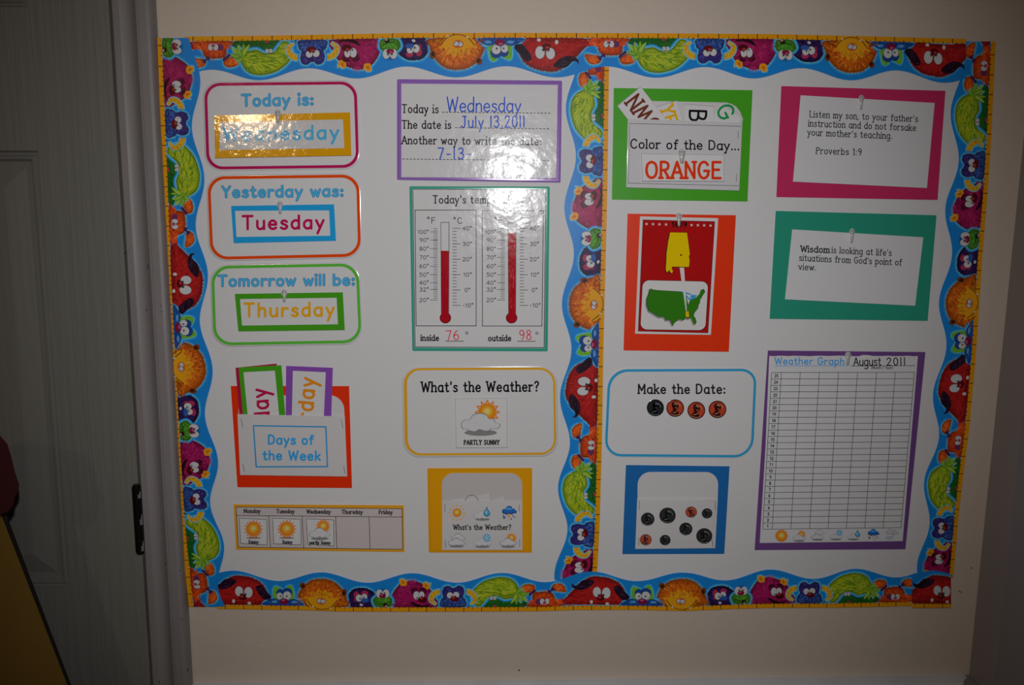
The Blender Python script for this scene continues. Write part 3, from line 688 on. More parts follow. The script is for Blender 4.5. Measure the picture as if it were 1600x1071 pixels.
def smooth_tab(tab, step=40):
    """resample with cosine-free averaging so the printed pattern does not kink"""
    lo, hi = tab[0][0]-40, tab[-1][0]+40; out = []
    n = int((hi-lo)/step)
    for k in range(n+1):
        s = lo+(hi-lo)*k/n; out.append((s, sum(interp(tab, s+d) for d in (-30, -15, 0, 15, 30))/5))
    return out
def border(label, a, b, along, base, axis, up, tsc, h, group='patterned border strips'):
    """along: s -> pixel along the strip; base: pixel along -> outer edge; axis 'x' or 'y'"""
    al = smooth_tab(along) if len(along) > 3 else along
    def mp(s, t):
        p = interp(al, s); q = interp(base, p); sc = interp(tsc, p) if isinstance(tsc, list) else tsc
        d = 2.0; q2 = interp(base, p+d); 
        if axis == 'x': return (p-0, q+up*t*sc)
        return (q+up*t*sc, p)
    S = {'a': a, 'b': b, 'map': mp}
    c0 = mp((a+b)/2, 0); c1 = mp(a, 0); c2 = mp(b, 0)
    low = max((c0, c1, c2), key=lambda p: p[1])
    root = empty('border_strip', W((c1[0]+c2[0])/2, max(c1[1], c2[1]), h)); tag(root, label, 'border', group)
    off = rootloc(root)
    ripple = lambda x, y: h+.00012*math.sin(x*.021+y*.017)
    # paper sheet
    N = int((b-a)/5); V = []; Fc = []; rows = [0, .25, .5, .75, 1]
    for lay in (0, 1):
        for i in range(N+1):
            s = a+(b-a)*i/N
            for r in rows:
                x, y = mp(s, r*wave(s)); V.append(tuple(W(x, y, ripple(x, y)-lay*.00035)-off))
    M = len(rows); K = (N+1)*M
    for i in range(N):
        for r in range(M-1):
            f = [i*M+r, (i+1)*M+r, (i+1)*M+r+1, i*M+r+1]; Fc.append(f); Fc.append([K+k for k in f[::-1]])
        for r in (0, M-1): Fc.append([i*M+r, (i+1)*M+r, K+(i+1)*M+r, K+i*M+r])
    for i in (0, N):
        for r in range(M-1): Fc.append([i*M+r, i*M+r+1, K+i*M+r+1, K+i*M+r])
    me = bpy.data.meshes.new('strip_sheet'); me.from_pydata(V, [], Fc)
    ca = me.color_attributes.new('Col', 'FLOAT_COLOR', 'CORNER'); ca.data.foreach_set('color', list((*BL_DEEP, 1.0))*len(me.loops))
    import bmesh
    bm = bmesh.new(); bm.from_mesh(me); bmesh.ops.recalc_face_normals(bm, faces=bm.faces); bm.to_mesh(me); bm.free()
    me.materials.append(M_semi); link('strip_sheet', me, root)
    # printed ruler
    pm = PM(ripple, lay=2); L = Local(S, pm, 0)
    s = a
    while s < b:
        e = min(b, s+8); L.poly([(s, 6.6), (e, 6.6), (e, 8.0), (s, 8.0)], c(40, 22, 12), up=False); s = e
    pm.up(2); s = a
    while s < b:
        e = min(b, s+8); L.poly([(s, 0), (e, 0), (e, 6.7), (s, 6.7)], RULER, up=False); s = e
    pm.build('ruler_print', M_semi, root, 'yellow printed ruler band')
    pm = PM(ripple, lay=6); L = Local(S, pm, 0); k = math.ceil(a/7.15)
    while k*7.15 < b:
        s = k*7.15+random.uniform(-.7, .7); l = 6.7 if k % 4 == 0 else (2.6 if k % 2 == 0 else 1.6)
        L.poly([(s-.6, 6.9-l), (s+.6, 6.9-l), (s+.6, 6.9), (s-.6, 6.9)], RUL_D, up=False); k += 1
    pm.build('ruler_ticks', M_semi, root)
    lay = 8
    k0 = math.floor(a/PER)-1; items = []
    for k in range(k0, k0+5):
        for (o, fn, nm, lo, hi) in CREATURES: items.append((k*PER+o, fn, nm, lo, hi))
    order = {'m_red': 0, 'm_lion': 1, 'm_hair': 1, 'm_pink': 0, 'm_purple': 0, 'm_bluegreen': 2, 'm_small': 3, 'm_blue': 4, 'm_orange': 3}
    for (s0, fn, nm, lo, hi) in items:
        if s0+hi < a+2 or s0+lo > b-2: continue
        pm = PM(ripple, dz=1.6e-5, lay=8+order[fn.__name__]*7); L = Local(S, pm, s0); fn(L)
        pm.build(nm, M_semi, root)
    return root
al_left = [(-342, 73), (-294, 128), (-232, 191), (-169, 264), (-89, 350.4), (0, 446), (62, 511.6), (121, 574), (184, 639.4), (217, 673.4), (263, 722), (327, 780), (390, 840), (470, 913.6)]
border('patterned creature border strip down the left edge beside the door casing', -354, 508, al_left,
       [(61, 245.5), (170, 250), (267, 254), (300, 255.2), (430, 260), (562, 266.5), (690, 274), (820, 281.7), (948, 295)], 'y', 1, 1.08, .0046)
al_top = [(0, 1458), (62, 1392.7), (121, 1332), (184, 1264), (217, 1226.5), (265, 1176), (327, 1109.5), (389.5, 1040.4), (470, 951.5), (559, 852), (621, 781.4), (680, 716), (743, 645.4), (776, 609), (824, 557.5), (886, 488), (948.5, 420), (1029, 333)]
border('long upside-down creature border strip along the top edge', -49, 1070, al_top,
       [(300, 57), (430, 55.5), (630, 51.7), (800, 51.3), (1000, 51.8), (1200, 53.2), (1350, 56.5), (1502, 60.5)], 'x', 1, 1.155, .0034)
al_bot = [(0, 381), (62, 443), (121, 502), (184, 565), (217, 598), (263, 644), (327, 708), (396, 777), (470, 851), (559, 940), (621, 1003), (680, 1065), (743, 1125), (776, 1158), (822, 1203), (886, 1265), (955, 1330), (1029, 1399)]
border('upright creature border strip along the bottom edge', -42, 1064, al_bot,
       [(345, 952), (480, 954), (530, 956), (680, 956.3), (840, 955.6), (900, 953.6), (1000, 953.6), (1070, 955.3), (1145, 952), (1200, 950.5), (1300, 950), (1360, 949), (1425, 947.2)], 'x', -1, 1.0, .0034)
al_mid = [(-285, 887), (-232, 835.6), (-169.5, 775.4), (-89, 697), (0, 604), (62, 538), (121, 477.7), (184, 408.5), (217, 373), (265, 321.6), (327, 251.6), (389.5, 183.6), (470, 97)]
border('creature border strip down the middle between the two poster boards', -306, 463, al_mid,
       [(100, 952), (110, 951.5), (300, 949), (420, 946), (545, 942.8), (690, 940.5), (820, 937), (893, 933)], 'y', -1, 1.11, .0022)
al_right = [(-285, 874), (-232, 826.5), (-169.5, 766.6), (-89, 689), (0, 600.4), (62, 533), (121, 475), (184, 409.6), (217, 373), (274, 315), (327, 259), (389.5, 191), (470, 103)]
border('creature border strip down the right edge near the room corner', -318, 505, al_right,
       [(62, 1556), (211, 1549), (292, 1544), (401, 1535), (509, 1528), (565, 1524), (666, 1515), (739, 1505.5), (817, 1497), (860, 1493.5), (900, 1489.7)], 'y', -1, [(60, 1.1), (500, 1.05), (900, .97)], .0022)
border('short creature border piece patching the bottom right corner', -48, 15, [(-48, 1425), (0, 1472), (15, 1486)],
       [(1420, 950.3), (1490, 950.3)], 'x', -1, .97, .0048)

# ---------------------------------------------------------------- cards
def thing(name, label, cat, q, h, group=None):
    bx = sum(p[0] for p in q[-2:])/2; by = max(p[1] for p in q)
    r = empty(name, W(bx, by, h)); tag(r, label, cat, group); return r
HC = .0024
TXTB, TXTBD = O(70, 165, 208), O(28, 105, 160)
def header_card(label, q, r, col, lw, title, tx, cap):
    root = thing('header_card', label, 'card', q, HC, 'laminated day header cards')
    out = inset(q, -1.6); hh = HC+.0009
    sheet('card_sheet', rq(out, r+1.5), WHITE, M_lam, root, hh, .0004, .0008)
    pm = PM(hh); pm.ring(rq(inset(q, .8), r), rq(inset(q, .8+lw), r-lw*.8), col); pm.build('colored_outline', M_lam, root)
    pm = PM(hh); text(pm, title, *tx, cap, 2.7, TXTB, outline=(1.5, TXTBD), gap=1.7); pm.build('lettering', M_lam, root)
    return root
header_card('crimson outlined card reading Today is:', [(318, 129), (558, 126.5), (562, 263), (322, 266)], 25, O(165, 22, 80), 4.6, 'Today is:', (378, 165.5, 489, 163.5), 17)
header_card('orange outlined card reading Yesterday was:', [(323, 275), (562, 272), (565, 402), (328, 407)], 27, O(245, 80, 15, 150), 4.6, 'Yesterday was:', (347, 308.2, 535.7, 306.4), 16.4)
header_card('green outlined card reading Tomorrow will be:', [(329, 415), (561, 411), (566, 537), (333, 541)], 28, O(80, 165, 50, 150), 4.4, 'Tomorrow will be:', (341, 447.2, 553.5, 445.2), 16)

def tilt(y0, y1, h0, h1): return lambda x, y: h0+(h1-h0)*(y-y0)/(y1-y0)
def framed_card(name, label, cat, q, qi, col, hf, m=M_lam, group=None, tcol=None, th=.0004, bg=WHITE):
    root = thing(name, label, cat, q, hf(*q[3]) if callable(hf) else hf, group)
    sheet('card_sheet', q, col, m, root, hf, th)
    pm = PM(hf); pm.poly(qi, bg); pm.build('white_field', m, root)
    return root
q = [(334.6, 180.6), (547, 175.6), (549, 243), (336, 247)]; hf = tilt(178, 245, .0042, .0074)
r = framed_card('day_card', 'yellow framed Wednesday card with light blue letters and glare', 'card', q, [(343, 191), (536, 186.7), (538, 231.5), (343.4, 234.6)], O(235, 168, 4), hf, M_crinkle, 'hanging day name cards')
pm = PM(hf, lay=3); text(pm, 'Wednesday', 349, 219.5, 529, 216.5, 20.5, 3.9, O(70, 165, 208), gap=2.2); pm.build('lettering', M_crinkle, r)
q = [(361, 322), (522, 319.4), (525, 376.4), (365, 380)]; hf = tilt(320, 380, .0042, .0052)
r = framed_card('day_card', 'blue framed Tuesday card with crimson letters', 'card', q, [(367.4, 329.7), (514.3, 329), (516, 368.5), (369.4, 370.5)], O(30, 140, 195, 155), hf, M_lam, 'hanging day name cards')
pm = PM(hf, lay=3); text(pm, 'Tuesday', 379, 358.3, 506, 357, 20.3, 4.1, O(170, 20, 80), gap=2.2); pm.build('lettering', M_lam, r)
q = [(366.8, 459.5), (535.7, 457), (538.7, 516), (372.4, 518)]; hf = tilt(457, 518, .0042, .0054)
r = framed_card('day_card', 'green framed Thursday card with golden letters', 'card', q, [(375, 467.6), (526, 465.6), (528, 507), (378, 509)], O(62, 138, 26, 155), hf, M_lam, 'hanging day name cards')
pm = PM(hf, lay=3); text(pm, 'Thursday', 381.5, 495, 522, 493.6, 20.3, 4.1, O(225, 165, 30), gap=2.2); pm.build('lettering', M_lam, r)

def hook(label, x, y, wd, ht, h, lean=0):
    """clear adhesive plastic hook: base plate, J-shaped arm and tip"""
    root = empty('wall_hook', W(x, y+ht/2, h)); tag(root, label, 'hook', 'small clear plastic hooks')
    n = 14; pl = [(x+wd/2*math.sin(2*PI*k/n)+0, y-ht*.28-wd*.62*math.cos(2*PI*k/n)) for k in range(n)]
    V = [W(px, py, h+.0012) for px, py in pl]; V2 = [W(px, py, h) for px, py in pl]
    mesh3('hook_base', V+V2, [list(range(n)), list(range(2*n-1, n-1, -1))]+[[i, (i+1) % n, n+(i+1) % n, n+i] for i in range(n)], M_hook, root, .0003)
    path = [(-ht*.42, .0006), (-ht*.40, .0034), (-ht*.30, .0050), (0, .0056), (ht*.35, .0050), (ht*.48, .0038)]
    hw = [.30, .36, .34, .30, .26, .14]
    V = []; Fc = []
    for (dy, d), k in zip(path, hw):
        for sx, sd in ((-1, 0), (-.6, .0011), (.6, .0011), (1, 0), (.6, -.0009), (-.6, -.0009)): V.append(W(x+sx*k*wd+lean*dy, y+dy, h+d+sd))
    for i in range(len(path)-1):
        for k in range(6): Fc.append([i*6+k, i*6+(k+1) % 6, i*6+6+(k+1) % 6, i*6+6+k])
    Fc.append([5, 4, 3, 2, 1, 0]); e = (len(path)-1)*6; Fc.append([e+k for k in range(6)])
    o = mesh3('hook_arm', V, Fc, M_hook, root, smooth=True)
hook('clear hook holding the yellow Wednesday card', 434, 182.5, 10, 20, .0040)
hook('clear hook holding the blue framed Tuesday card', 437.5, 325, 9, 19, .0040)
hook('clear hook holding the green framed Thursday card', 444, 463, 9, 19, .0040)

# date writing card
INK = O(35, 75, 185)
q = [(621.5, 125), (877, 127.4), (874.6, 284.3), (621.5, 280)]
hf = tilt(125, 284, .0068, .0030)
root = thing('date_card', 'purple framed laminated card with the date handwritten in blue', 'card', q, HC)
sheet('card_sheet', rq(inset(q, -1.2), 2, 3), O(130, 92, 165), M_lam, root, hf, .0004, .0003)
pm = PM(hf); pm.poly([(627, 130.7), (871.6, 132.7), (869, 278.3), (627, 277)], WHITE); pm.build('white_field', M_lam, root)
pm = PM(hf, lay=3)
text(pm, 'Today is', 628, 176, 685, 176.4, 12.4, 1.25, BLACK, serif=.9, gap=1.7)
text(pm, 'The date is', 628, 200.5, 704.6, 201, 12, 1.25, BLACK, serif=.9, gap=1.7)
text(pm, 'Another way to write the date:', 628, 224.8, 845.5, 226.8, 12, 1.25, BLACK, serif=.9, gap=1.7)
dashes(pm, (691, 175.4), (862, 177), 30, 1.1, BLACK); dashes(pm, (711, 199.6), (860, 201.4), 26, 1.1, BLACK); dashes(pm, (628.5, 248.7), (860, 251), 40, 1.1, BLACK)
pm.build('printed_lettering', M_lam, root)
pm = PM(hf, lay=6)
pass
for args in (('Wednesday', 698, 174.2, 814, 174.8, 22.5, 1.5, INK, 0, 1.0, 0, 0, None, 12.5), ('July |3,20||', 720, 199.6, 820, 198.5, 17.5, 1.5, INK, 0, 1.8), ('7-|3-', 684, 248.5, 735.5, 248.5, 17, 1.5, INK, 0, 2.2)):
    args = list(args); pm = PM(hf, lay=6); args[6] = 2.0; text(pm, *args); pm.build('handwriting', M_lam, root, 'blue handwritten words')

# temperature card
TEAL = O(50, 150, 128)
q = [(640.4, 292), (858, 292.6), (855, 548.4), (645, 547.7)]
root = thing('temperature_card', 'teal edged laminated card showing two red thermometers', 'card', q, HC)
hf = tilt(292, 548, .0036, .0034)
sheet('card_sheet', rq(inset(q, -.8), 2, 3), TEAL, M_lam, root, hf, .0004, .0003)
pm = PM(hf); pm.poly([(644, 295), (854, 296), (851, 544.6), (647.6, 543.6)], WHITE)
q2 = [(644.5, 295.3), (853.5, 296.3), (850.6, 544), (648, 543)]; pm.ring(q2, inset(q2, 1), BLACK)
pm.build('white_field', M_lam, root)
pm = PM(hf, lay=4); text(pm, "Today's temperature", 676.5, 317.6, 820.5, 317.8, 11.6, 1.25, BLACK, serif=.9, gap=1.7)
text(pm, 'inside', 657.5, 532.3, 685.6, 532.6, 8.6, 1.2, BLACK, serif=.9, gap=1.6); text(pm, 'outside', 763, 532.8, 798.4, 532.8, 8.6, 1.2, BLACK, serif=.9, gap=1.6)
line(pm, [(695.8, 533.4), (724.8, 533.4)], .9, BLACK); line(pm, [(808, 533.6), (837, 533.6)], .9, BLACK)
for x, y in ((729.4, 520.7), (839, 521)): pm.ring(ell(x, y, 2.3, 2.3, 12), ell(x, y, 1.4, 1.4, 12), BLACK)
pm.build('printed_lettering', M_lam, root)
pm = PM(hf, lay=5); RP = O(200, 30, 60); text(pm, '76', 697, 532, 717.5, 531, 14.6, 1.4, RP, gap=1.6); pm.build('handwriting', M_lam, root, 'red handwritten number')
pm = PM(hf, lay=5); text(pm, '98', 811.5, 531.5, 830.5, 531, 15, 1.4, RP, gap=1.6); pm.build('handwriting', M_lam, root, 'red handwritten number')
GREY = O(60, 60, 62)
for k, dx in enumerate((0, 105)):
    bx = [(648, 328), (744.5, 328), (744.5, 510), (649.7, 510)] if k == 0 else [(753, 328.6), (849.6, 329), (847.3, 510.3), (753.3, 510.3)]
    pm = PM(hf, lay=4); pm.ring(bx, inset(bx, 1), BLACK)
    text(pm, '°F', 667.5+dx, 349, 680+dx, 349, 9, 1.1, BLACK, gap=2.2); text(pm, '°C', 708.5+dx, 349.3, 722+dx, 349.3, 9, 1.1, BLACK, gap=2.2)
    Y = lambda zy: 280+zy/3.9675
    for lb, zy in (('100°', 328), ('90°', 378), ('80°', 432), ('70°', 486), ('60°', 540), ('50°', 593), ('40°', 643), ('32°', 685), ('20°', 750)):
        x0 = 653 if len(lb) == 4 else 655.3; text(pm, lb, x0+dx, Y(zy)+2.9, 669.8+dx, Y(zy)+2.9, 5.8, .85, GREY, gap=1.2)
        line(pm, [(672+dx, Y(zy)), (683.8+dx, Y(zy))], .7, GREY)
    for d in range(20, 105, 2):
        zy = 750-(d-20)*5.27; line(pm, [(677.2+dx, Y(zy)), (683.8+dx, Y(zy))], .55, GREY)
    for lb, zy, xx in (('40°', 305, 722.8), ('30°', 402, 722.8), ('20°', 497, 722.8), ('10°', 593, 724), ('0°', 688, 726), ('-10°', 783, 722.8)):
        text(pm, lb, xx+dx, Y(zy)+2.9, (739.4 if lb[0] == '-' else 737 if lb != '0°' else 734.5)+dx, Y(zy)+2.9, 5.8, .85, GREY, gap=1.2)
        line(pm, [(707+dx, Y(zy)), (719.6+dx, Y(zy))], .7, GREY)
    for d in range(-10, 41, 2):
        zy = 783-(d+10)*9.56; line(pm, [(707.2+dx, Y(zy)), (713.6+dx, Y(zy))], .7, GREY)
    o = pm.build('temperature_scale', M_lam, root)
    pm = PM(hf, lay=5); bxx = 695.9+dx*.985; tx0, tx1 = (688.4, 702) if k == 0 else (793.4, 806.7); ty = 347.4 if k == 0 else 348
    pm.poly(ell(bxx, 497, 8.9, 8.7, 24), BLACK, up=False); pm.poly([(tx0, ty), (tx1, ty), (tx1-.5, 491), (tx0+.8, 491)], BLACK)
    pm.poly([(tx0+.8, ty+.8), (tx1-.8, ty+.8), (tx1-1.2, 490), (tx0+1.5, 490)], WHITE)
    RD = O(160, 12, 28); top = 392 if k == 0 else 364.5
    pm.poly([(tx0+.9, top), (tx1-.9, top+.2), (tx1-1.3, 493), (tx0+1.6, 493)], RD); pm.poly(ell(bxx, 497, 7.9, 7.7, 24), RD, up=False)
    pm.up()
    for _ in range(40 if k else 22):
        x = random.uniform(tx0+2, tx1-2); y = random.uniform(top+8, 488); line(pm, [(x, y), (x+random.uniform(-.4, .4), y+random.uniform(3, 9))], .45, random.choice([O(195, 50, 65), O(125, 5, 18), O(215, 110, 120) if k else O(140, 8, 20)]))
    pm.build('thermometer', M_lam, root, 'red coloured-in thermometer tube')

# ---------------------------------------------------------------- weather pictures
ORG, YEL = O(232, 140, 25), O(240, 200, 70)
def p_sun(pm, x, y, r, R, n=16, flame=True, yellow=YEL):
    pts = []
    for k in range(2*n): a = PI*k/n-PI/2; rr = R if k % 2 == 0 else r*1.05; pts.append((x+rr*math.cos(a), y+rr*math.sin(a)))
    if flame:
        pm.poly(pts, O(220, 105, 30)); pm.poly([(x+(a-x)*.86, y+(b-y)*.86) for a, b in pts], O(245, 190, 110) if not flame == 2 else O(240, 160, 40))
        pm.poly(ell(x, y, r, r, 24), O(225, 120, 25))
    else:
        for k in range(12):
            a = PI*k/6; cx, cy = x+R*math.cos(a), y+R*math.sin(a); d = R*.13
            pm.poly([(cx-math.sin(a)*d*-1-math.cos(a)*d, cy-math.cos(a)*d-math.sin(a)*d), (cx+math.cos(a)*d*1.5, cy+math.sin(a)*d*1.5), (cx-math.sin(a)*d-math.cos(a)*d, cy+math.cos(a)*d-math.sin(a)*d)], O(215, 160, 70), up=False)
        pm.poly(ell(x, y, r, r, 24), O(205, 120, 30))
    pm.poly(ell(x, y, r*.92, r*.92, 24), ORG); pm.poly(ell(x, y-r*.08, r*.74, r*.74, 20), O(242, 165, 40)); pm.poly(ell(x, y-r*.1, r*.55, r*.52, 20), O(245, 195, 65)); pm.poly(ell(x, y-r*.12, r*.34, r*.3, 16), O(248, 225, 140))
def cloudpts(x, y, w, h):
    P = [(-.5, .16), (-.49, -.02), (-.40, -.16), (-.28, -.18), (-.2, -.40), (-.02, -.5), (.14, -.42), (.22, -.22), (.34, -.20), (.39, -.02), (.49, .04), (.49, .22), (.40, .32), (.28, .30), (.2, .42), (.06, .40), (-.04, .34), (-.16, .46), (-.3, .40), (-.36, .34), (-.46, .32)]
    return cat_rom([(x+a*w, y+b*h) for a, b in P], True, 3)
def p_cloud(pm, x, y, w, h, lw=.9, line_c=(.25, .25, .27), fill=(.78, .78, .80), shadow=True):
    if shadow: pm.poly(ell(x, y+h*.50, w*.42, h*.16, 18), (.30, .30, .31))
    P = cloudpts(x, y, w, h); pm.poly(P, line_c)
    n = len(P); cx = sum(p[0] for p in P)/n; cy = sum(p[1] for p in P)/n
    pm.poly([(cx+(a-cx)*(1-2*lw/w), cy+(b-cy)*(1-2*lw/h)) for a, b in P], fill)
def p_drop(pm, x, y, r):
    P = [(0, -1.9), (.35, -1.0), (.95, -.1), (1.0, .5), (.6, 1.05), (0, 1.25), (-.6, 1.05), (-1, .5), (-.95, -.1), (-.35, -1.0)]
    C = cat_rom([(x+a*r, y+b*r) for a, b in P], True, 3); pm.poly(C, O(20, 75, 120)); pm.poly([(x+(a-x)*.78, y+(b-y)*.78) for a, b in C], O(70, 160, 200)); pm.poly(ell(x-r*.2, y-r*.1, r*.25, r*.5, 10), O(170, 215, 230))
def p_flake(pm, x, y, r):
    H = [(x+r*math.cos(PI/6+PI/3*k), y+r*math.sin(PI/6+PI/3*k)) for k in range(6)]; pm.poly(H, O(60, 140, 185)); pm.up()
    for k in range(3):
        a = PI/6+PI/3*k; pm.ribbon([(x-r*.8*math.cos(a), y-r*.8*math.sin(a)), (x+r*.8*math.cos(a), y+r*.8*math.sin(a))], r*.16, O(185, 220, 235))
    for k in range(6):
        a = PI/6+PI/3*k; cx, cy = x+r*.5*math.cos(a), y+r*.5*math.sin(a)
        for s in (-.8, .8): pm.ribbon([(cx, cy), (cx+r*.3*math.cos(a+s), cy+r*.3*math.sin(a+s))], r*.12, O(185, 220, 235))
def p_storm(pm, x, y, w):
    pm.poly([(x-w*.08, y+w*.1), (x+w*.1, y+w*.1), (x+w*.02, y+w*.28), (x+w*.1, y+w*.28), (x-w*.12, y+w*.55), (x-w*.04, y+w*.33), (x-w*.12, y+w*.33)], O(225, 165, 60))
    P = cloudpts(x, y-w*.08, w, w*.62); pm.poly(P, O(18, 62, 130)); pm.poly([(x+(a-x)*.86, y-w*.1+(b-y+w*.08)*.74) for a, b in P], O(28, 95, 175)); pm.poly(ell(x-w*.05, y-w*.2, w*.28, w*.09, 14), O(70, 140, 205))
    for dx, dy, r in ((-.40, .30, .05), (-.36, .42, .075), (-.24, .34, .035), (.25, .30, .05), (.12, .50, .05), (.33, .42, .035), (.43, .34, .03)): pm.poly([(x+dx*w+a, y+dy*w+b) for a, b in [(0, -2.1*r*w), (r*w, 0), (r*.6*w, r*.9*w), (-r*.6*w, r*.9*w), (-r*w, 0)]], O(30, 80, 150), up=False)
def p_partly(pm, x, y, w, lw=.8):
    p_sun(pm, x+w*.17, y-w*.13, w*.2, w*.33); p_cloud(pm, x-w*.02, y+w*.12, w*.95, w*.5, lw)
def p_wind(pm, x, y, w):
    p_cloud(pm, x+w*.2, y-w*.08, w*.5, w*.35, .6, fill=(.7, .72, .75), shadow=False); p_cloud(pm, x-w*.12, y-w*.14, w*.55, w*.42, .6, fill=(.7, .72, .75), shadow=False); pm.up()
    for k, (dy, a0, a1) in enumerate(((.18, -.4, .1), (.26, -.5, 0), (.34, -.38, .12))):
        pm.ribbon(cat_rom([(x+a0*w, y+dy*w), (x+(a0+a1)/2*w, y+dy*w+w*.05), (x+a1*w, y+dy*w-w*.04)], False, 4), .8, O(120, 150, 165))

# what's the weather card
q = [(630, 575), (868, 574), (870, 711.5), (632, 713)]
root = thing('question_card', "yellow outlined laminated card reading What's the Weather?", 'card', q, HC); hh = HC+.0009
sheet('card_sheet', rq(inset(q, -2.4), 27), WHITE, M_lam, root, hh, .0004, .0008)
pm = PM(hh); pm.ring(rq(inset(q, .6), 25), rq([(q[0][0]+5.5, q[0][1]+4), (q[1][0]-4, q[1][1]+4), (q[2][0]-4, q[2][1]-4), (q[3][0]+5.5, q[3][1]-4)], 21), O(225, 165, 30)); pm.build('colored_outline', M_lam, root)
pm = PM(hh); text(pm, "What's the Weather?", 658.5, 612.5, 842, 611.5, 15, 2.5, BLACK, serif=.8, gap=1.8); pm.build('lettering', M_lam, root)
q = [(711, 623), (792.4, 622), (793, 700), (712.7, 700.5)]; hh = .0050
root = thing('weather_card', 'square partly sunny picture card on the yellow outlined card', 'card', q, .0046); sheet('card_sheet', q, (.83, .82, .82), M_lam, root, hh, .0007)
pm = PM(hh); pm.ring(q, inset(q, .55), (.36, .35, .37)); p_sun(pm, 761.4, 644.5, 13, 20.5, 12); p_cloud(pm, 751, 661, 61, 31, 1.1); text(pm, 'PARTLY SUNNY', 725, 695, 780, 695, 6.6, 1.1, BLACK, serif=.8, gap=1.8); pm.build('printed_picture', M_lam, root)

# make the date card with coins
q = [(950, 577), (1183, 576), (1177, 716), (944, 714)]
root = thing('question_card', 'blue outlined card reading Make the Date: above four coins', 'card', q, HC); hh = HC+.0006
sheet('card_sheet', rq(inset(q, -.6), [30, 24, 30, 26]), WHITE, M_paper, root, hh, .0004)
pm = PM(hh); pm.ring(rq(inset(q, .4), [30, 24, 30, 26]), rq(inset(q, 4.4), [27, 20, 26, 22]), O(40, 140, 185, 140)); pm.build('colored_outline', M_paper, root)
pm = PM(hh); text(pm, 'Make the Date:', 997, 615, 1133, 615, 14, 2.5, BLACK, serif=.8, gap=1.8); pm.build('lettering', M_paper, root)
BUST = [(-.15, -.75), (.12, -.78), (.34, -.6), (.38, -.38), (.46, -.2), (.34, -.12), (.33, .05), (.18, .14), (.2, .3), (.45, .55), (.3, .85), (-.35, .85), (-.5, .55), (-.28, .3), (-.3, 0), (-.42, -.3), (-.34, -.6)]
def coin_print(pm, x, y, r, copper, rot=0):
    C1, C2, C3 = (O(170, 62, 40), O(48, 20, 17), O(215, 140, 105)) if copper else (O(22, 22, 26), O(8, 8, 10), O(110, 115, 120))
    if not copper: C1 = (.03, .03, .034)
    pm.poly(ell(x, y, r, r*.97, 30), C2); pm.poly(ell(x, y, r*.92, r*.89, 28), C1)
    c_, s_ = math.cos(rot), math.sin(rot); R = lambda a, b: (x+r*(a*c_-b*s_), y+r*(a*s_+b*c_))
    pm.poly(cat_rom([R(a, b) for a, b in BUST], True, 3), C2)
    pm.up(); pm.ribbon([R(.62*math.cos(t)*1.0, -.62*math.sin(t)) for t in [.35+k*.2 for k in range(8)]], r*.07, C3)
    pm.ribbon([R(-.1, -.45), R(.12, -.5), R(.22, -.35)], r*.08, C3); pm.ribbon([R(-.25, .55), R(0, .5), R(.15, .35)], r*.07, C3); pm.ribbon([R(.05, -.05), R(.2, 0)], r*.07, C3)
    pm.ribbon([R(.84*math.cos(t), .84*math.sin(t)) for t in [.9+k*.2 for k in range(7)]], r*.06, C3)
for k, (x, y, rr, cop, lab, rot) in enumerate(((1024, 637.5, 13.4, 0, 'dark silver coin left of the three copper coins', .2), (1055, 638, 13.9, 1, 'copper coin next to the dark silver coin', 0), (1088, 641.5, 13.9, 1, 'copper coin sitting lowest, between two other copper coins', .15), (1121, 640, 13.9, 1, 'copper coin at the right end of the row', .1))):
    root = empty('coin', W(x, y+rr, .0035)); tag(root, lab, 'coin', 'coins on the Make the Date card')
    sheet('coin_disc', ell(x, y, rr, rr*.98, 32), O(60, 25, 20) if cop else O(20, 20, 24), M_lam, root, .0046, .0008, .0003)
    pm = PM(.0046); coin_print(pm, x, y, rr*.97, cop, rot); pm.build('coin_face', M_lam, root)

# ---------------------------------------------------------------- pockets
def staple(root, x0, y0, x1, y1, hf):
    V = []; dx, dy = x1-x0, y1-y0; l = math.hypot(dx, dy); nx, ny = -dy/l*.35, dx/l*.35
    for (x, y) in ((x0, y0), (x1, y1)):
        for s in (-1, 1):
            for e in (0, .0005): V.append(W(x+nx*s, y+ny*s, hf(x, y)+e))
    mesh3('staple', V, [[0, 1, 3, 2], [4, 6, 7, 5], [0, 4, 5, 1], [2, 3, 7, 6], [0, 2, 6, 4], [1, 5, 7, 3]], M_staple, root)
def pocket_hf(q, h0, bulge):
    xl = (q[0][0]+q[3][0])/2; xr = (q[1][0]+q[2][0])/2; yt = (q[0][1]+q[1][1])/2; yb = (q[2][1]+q[3][1])/2
    def f(x, y):
        u = min(1, max(0, (x-xl)/(xr-xl))); v = min(1, max(0, (y-yt)/(yb-yt)))
        return h0+bulge*math.sin(PI*u)**.7*(1-v*v) if 0 < u < 1 else h0
    return f
ENV = (.74, .72, .73)

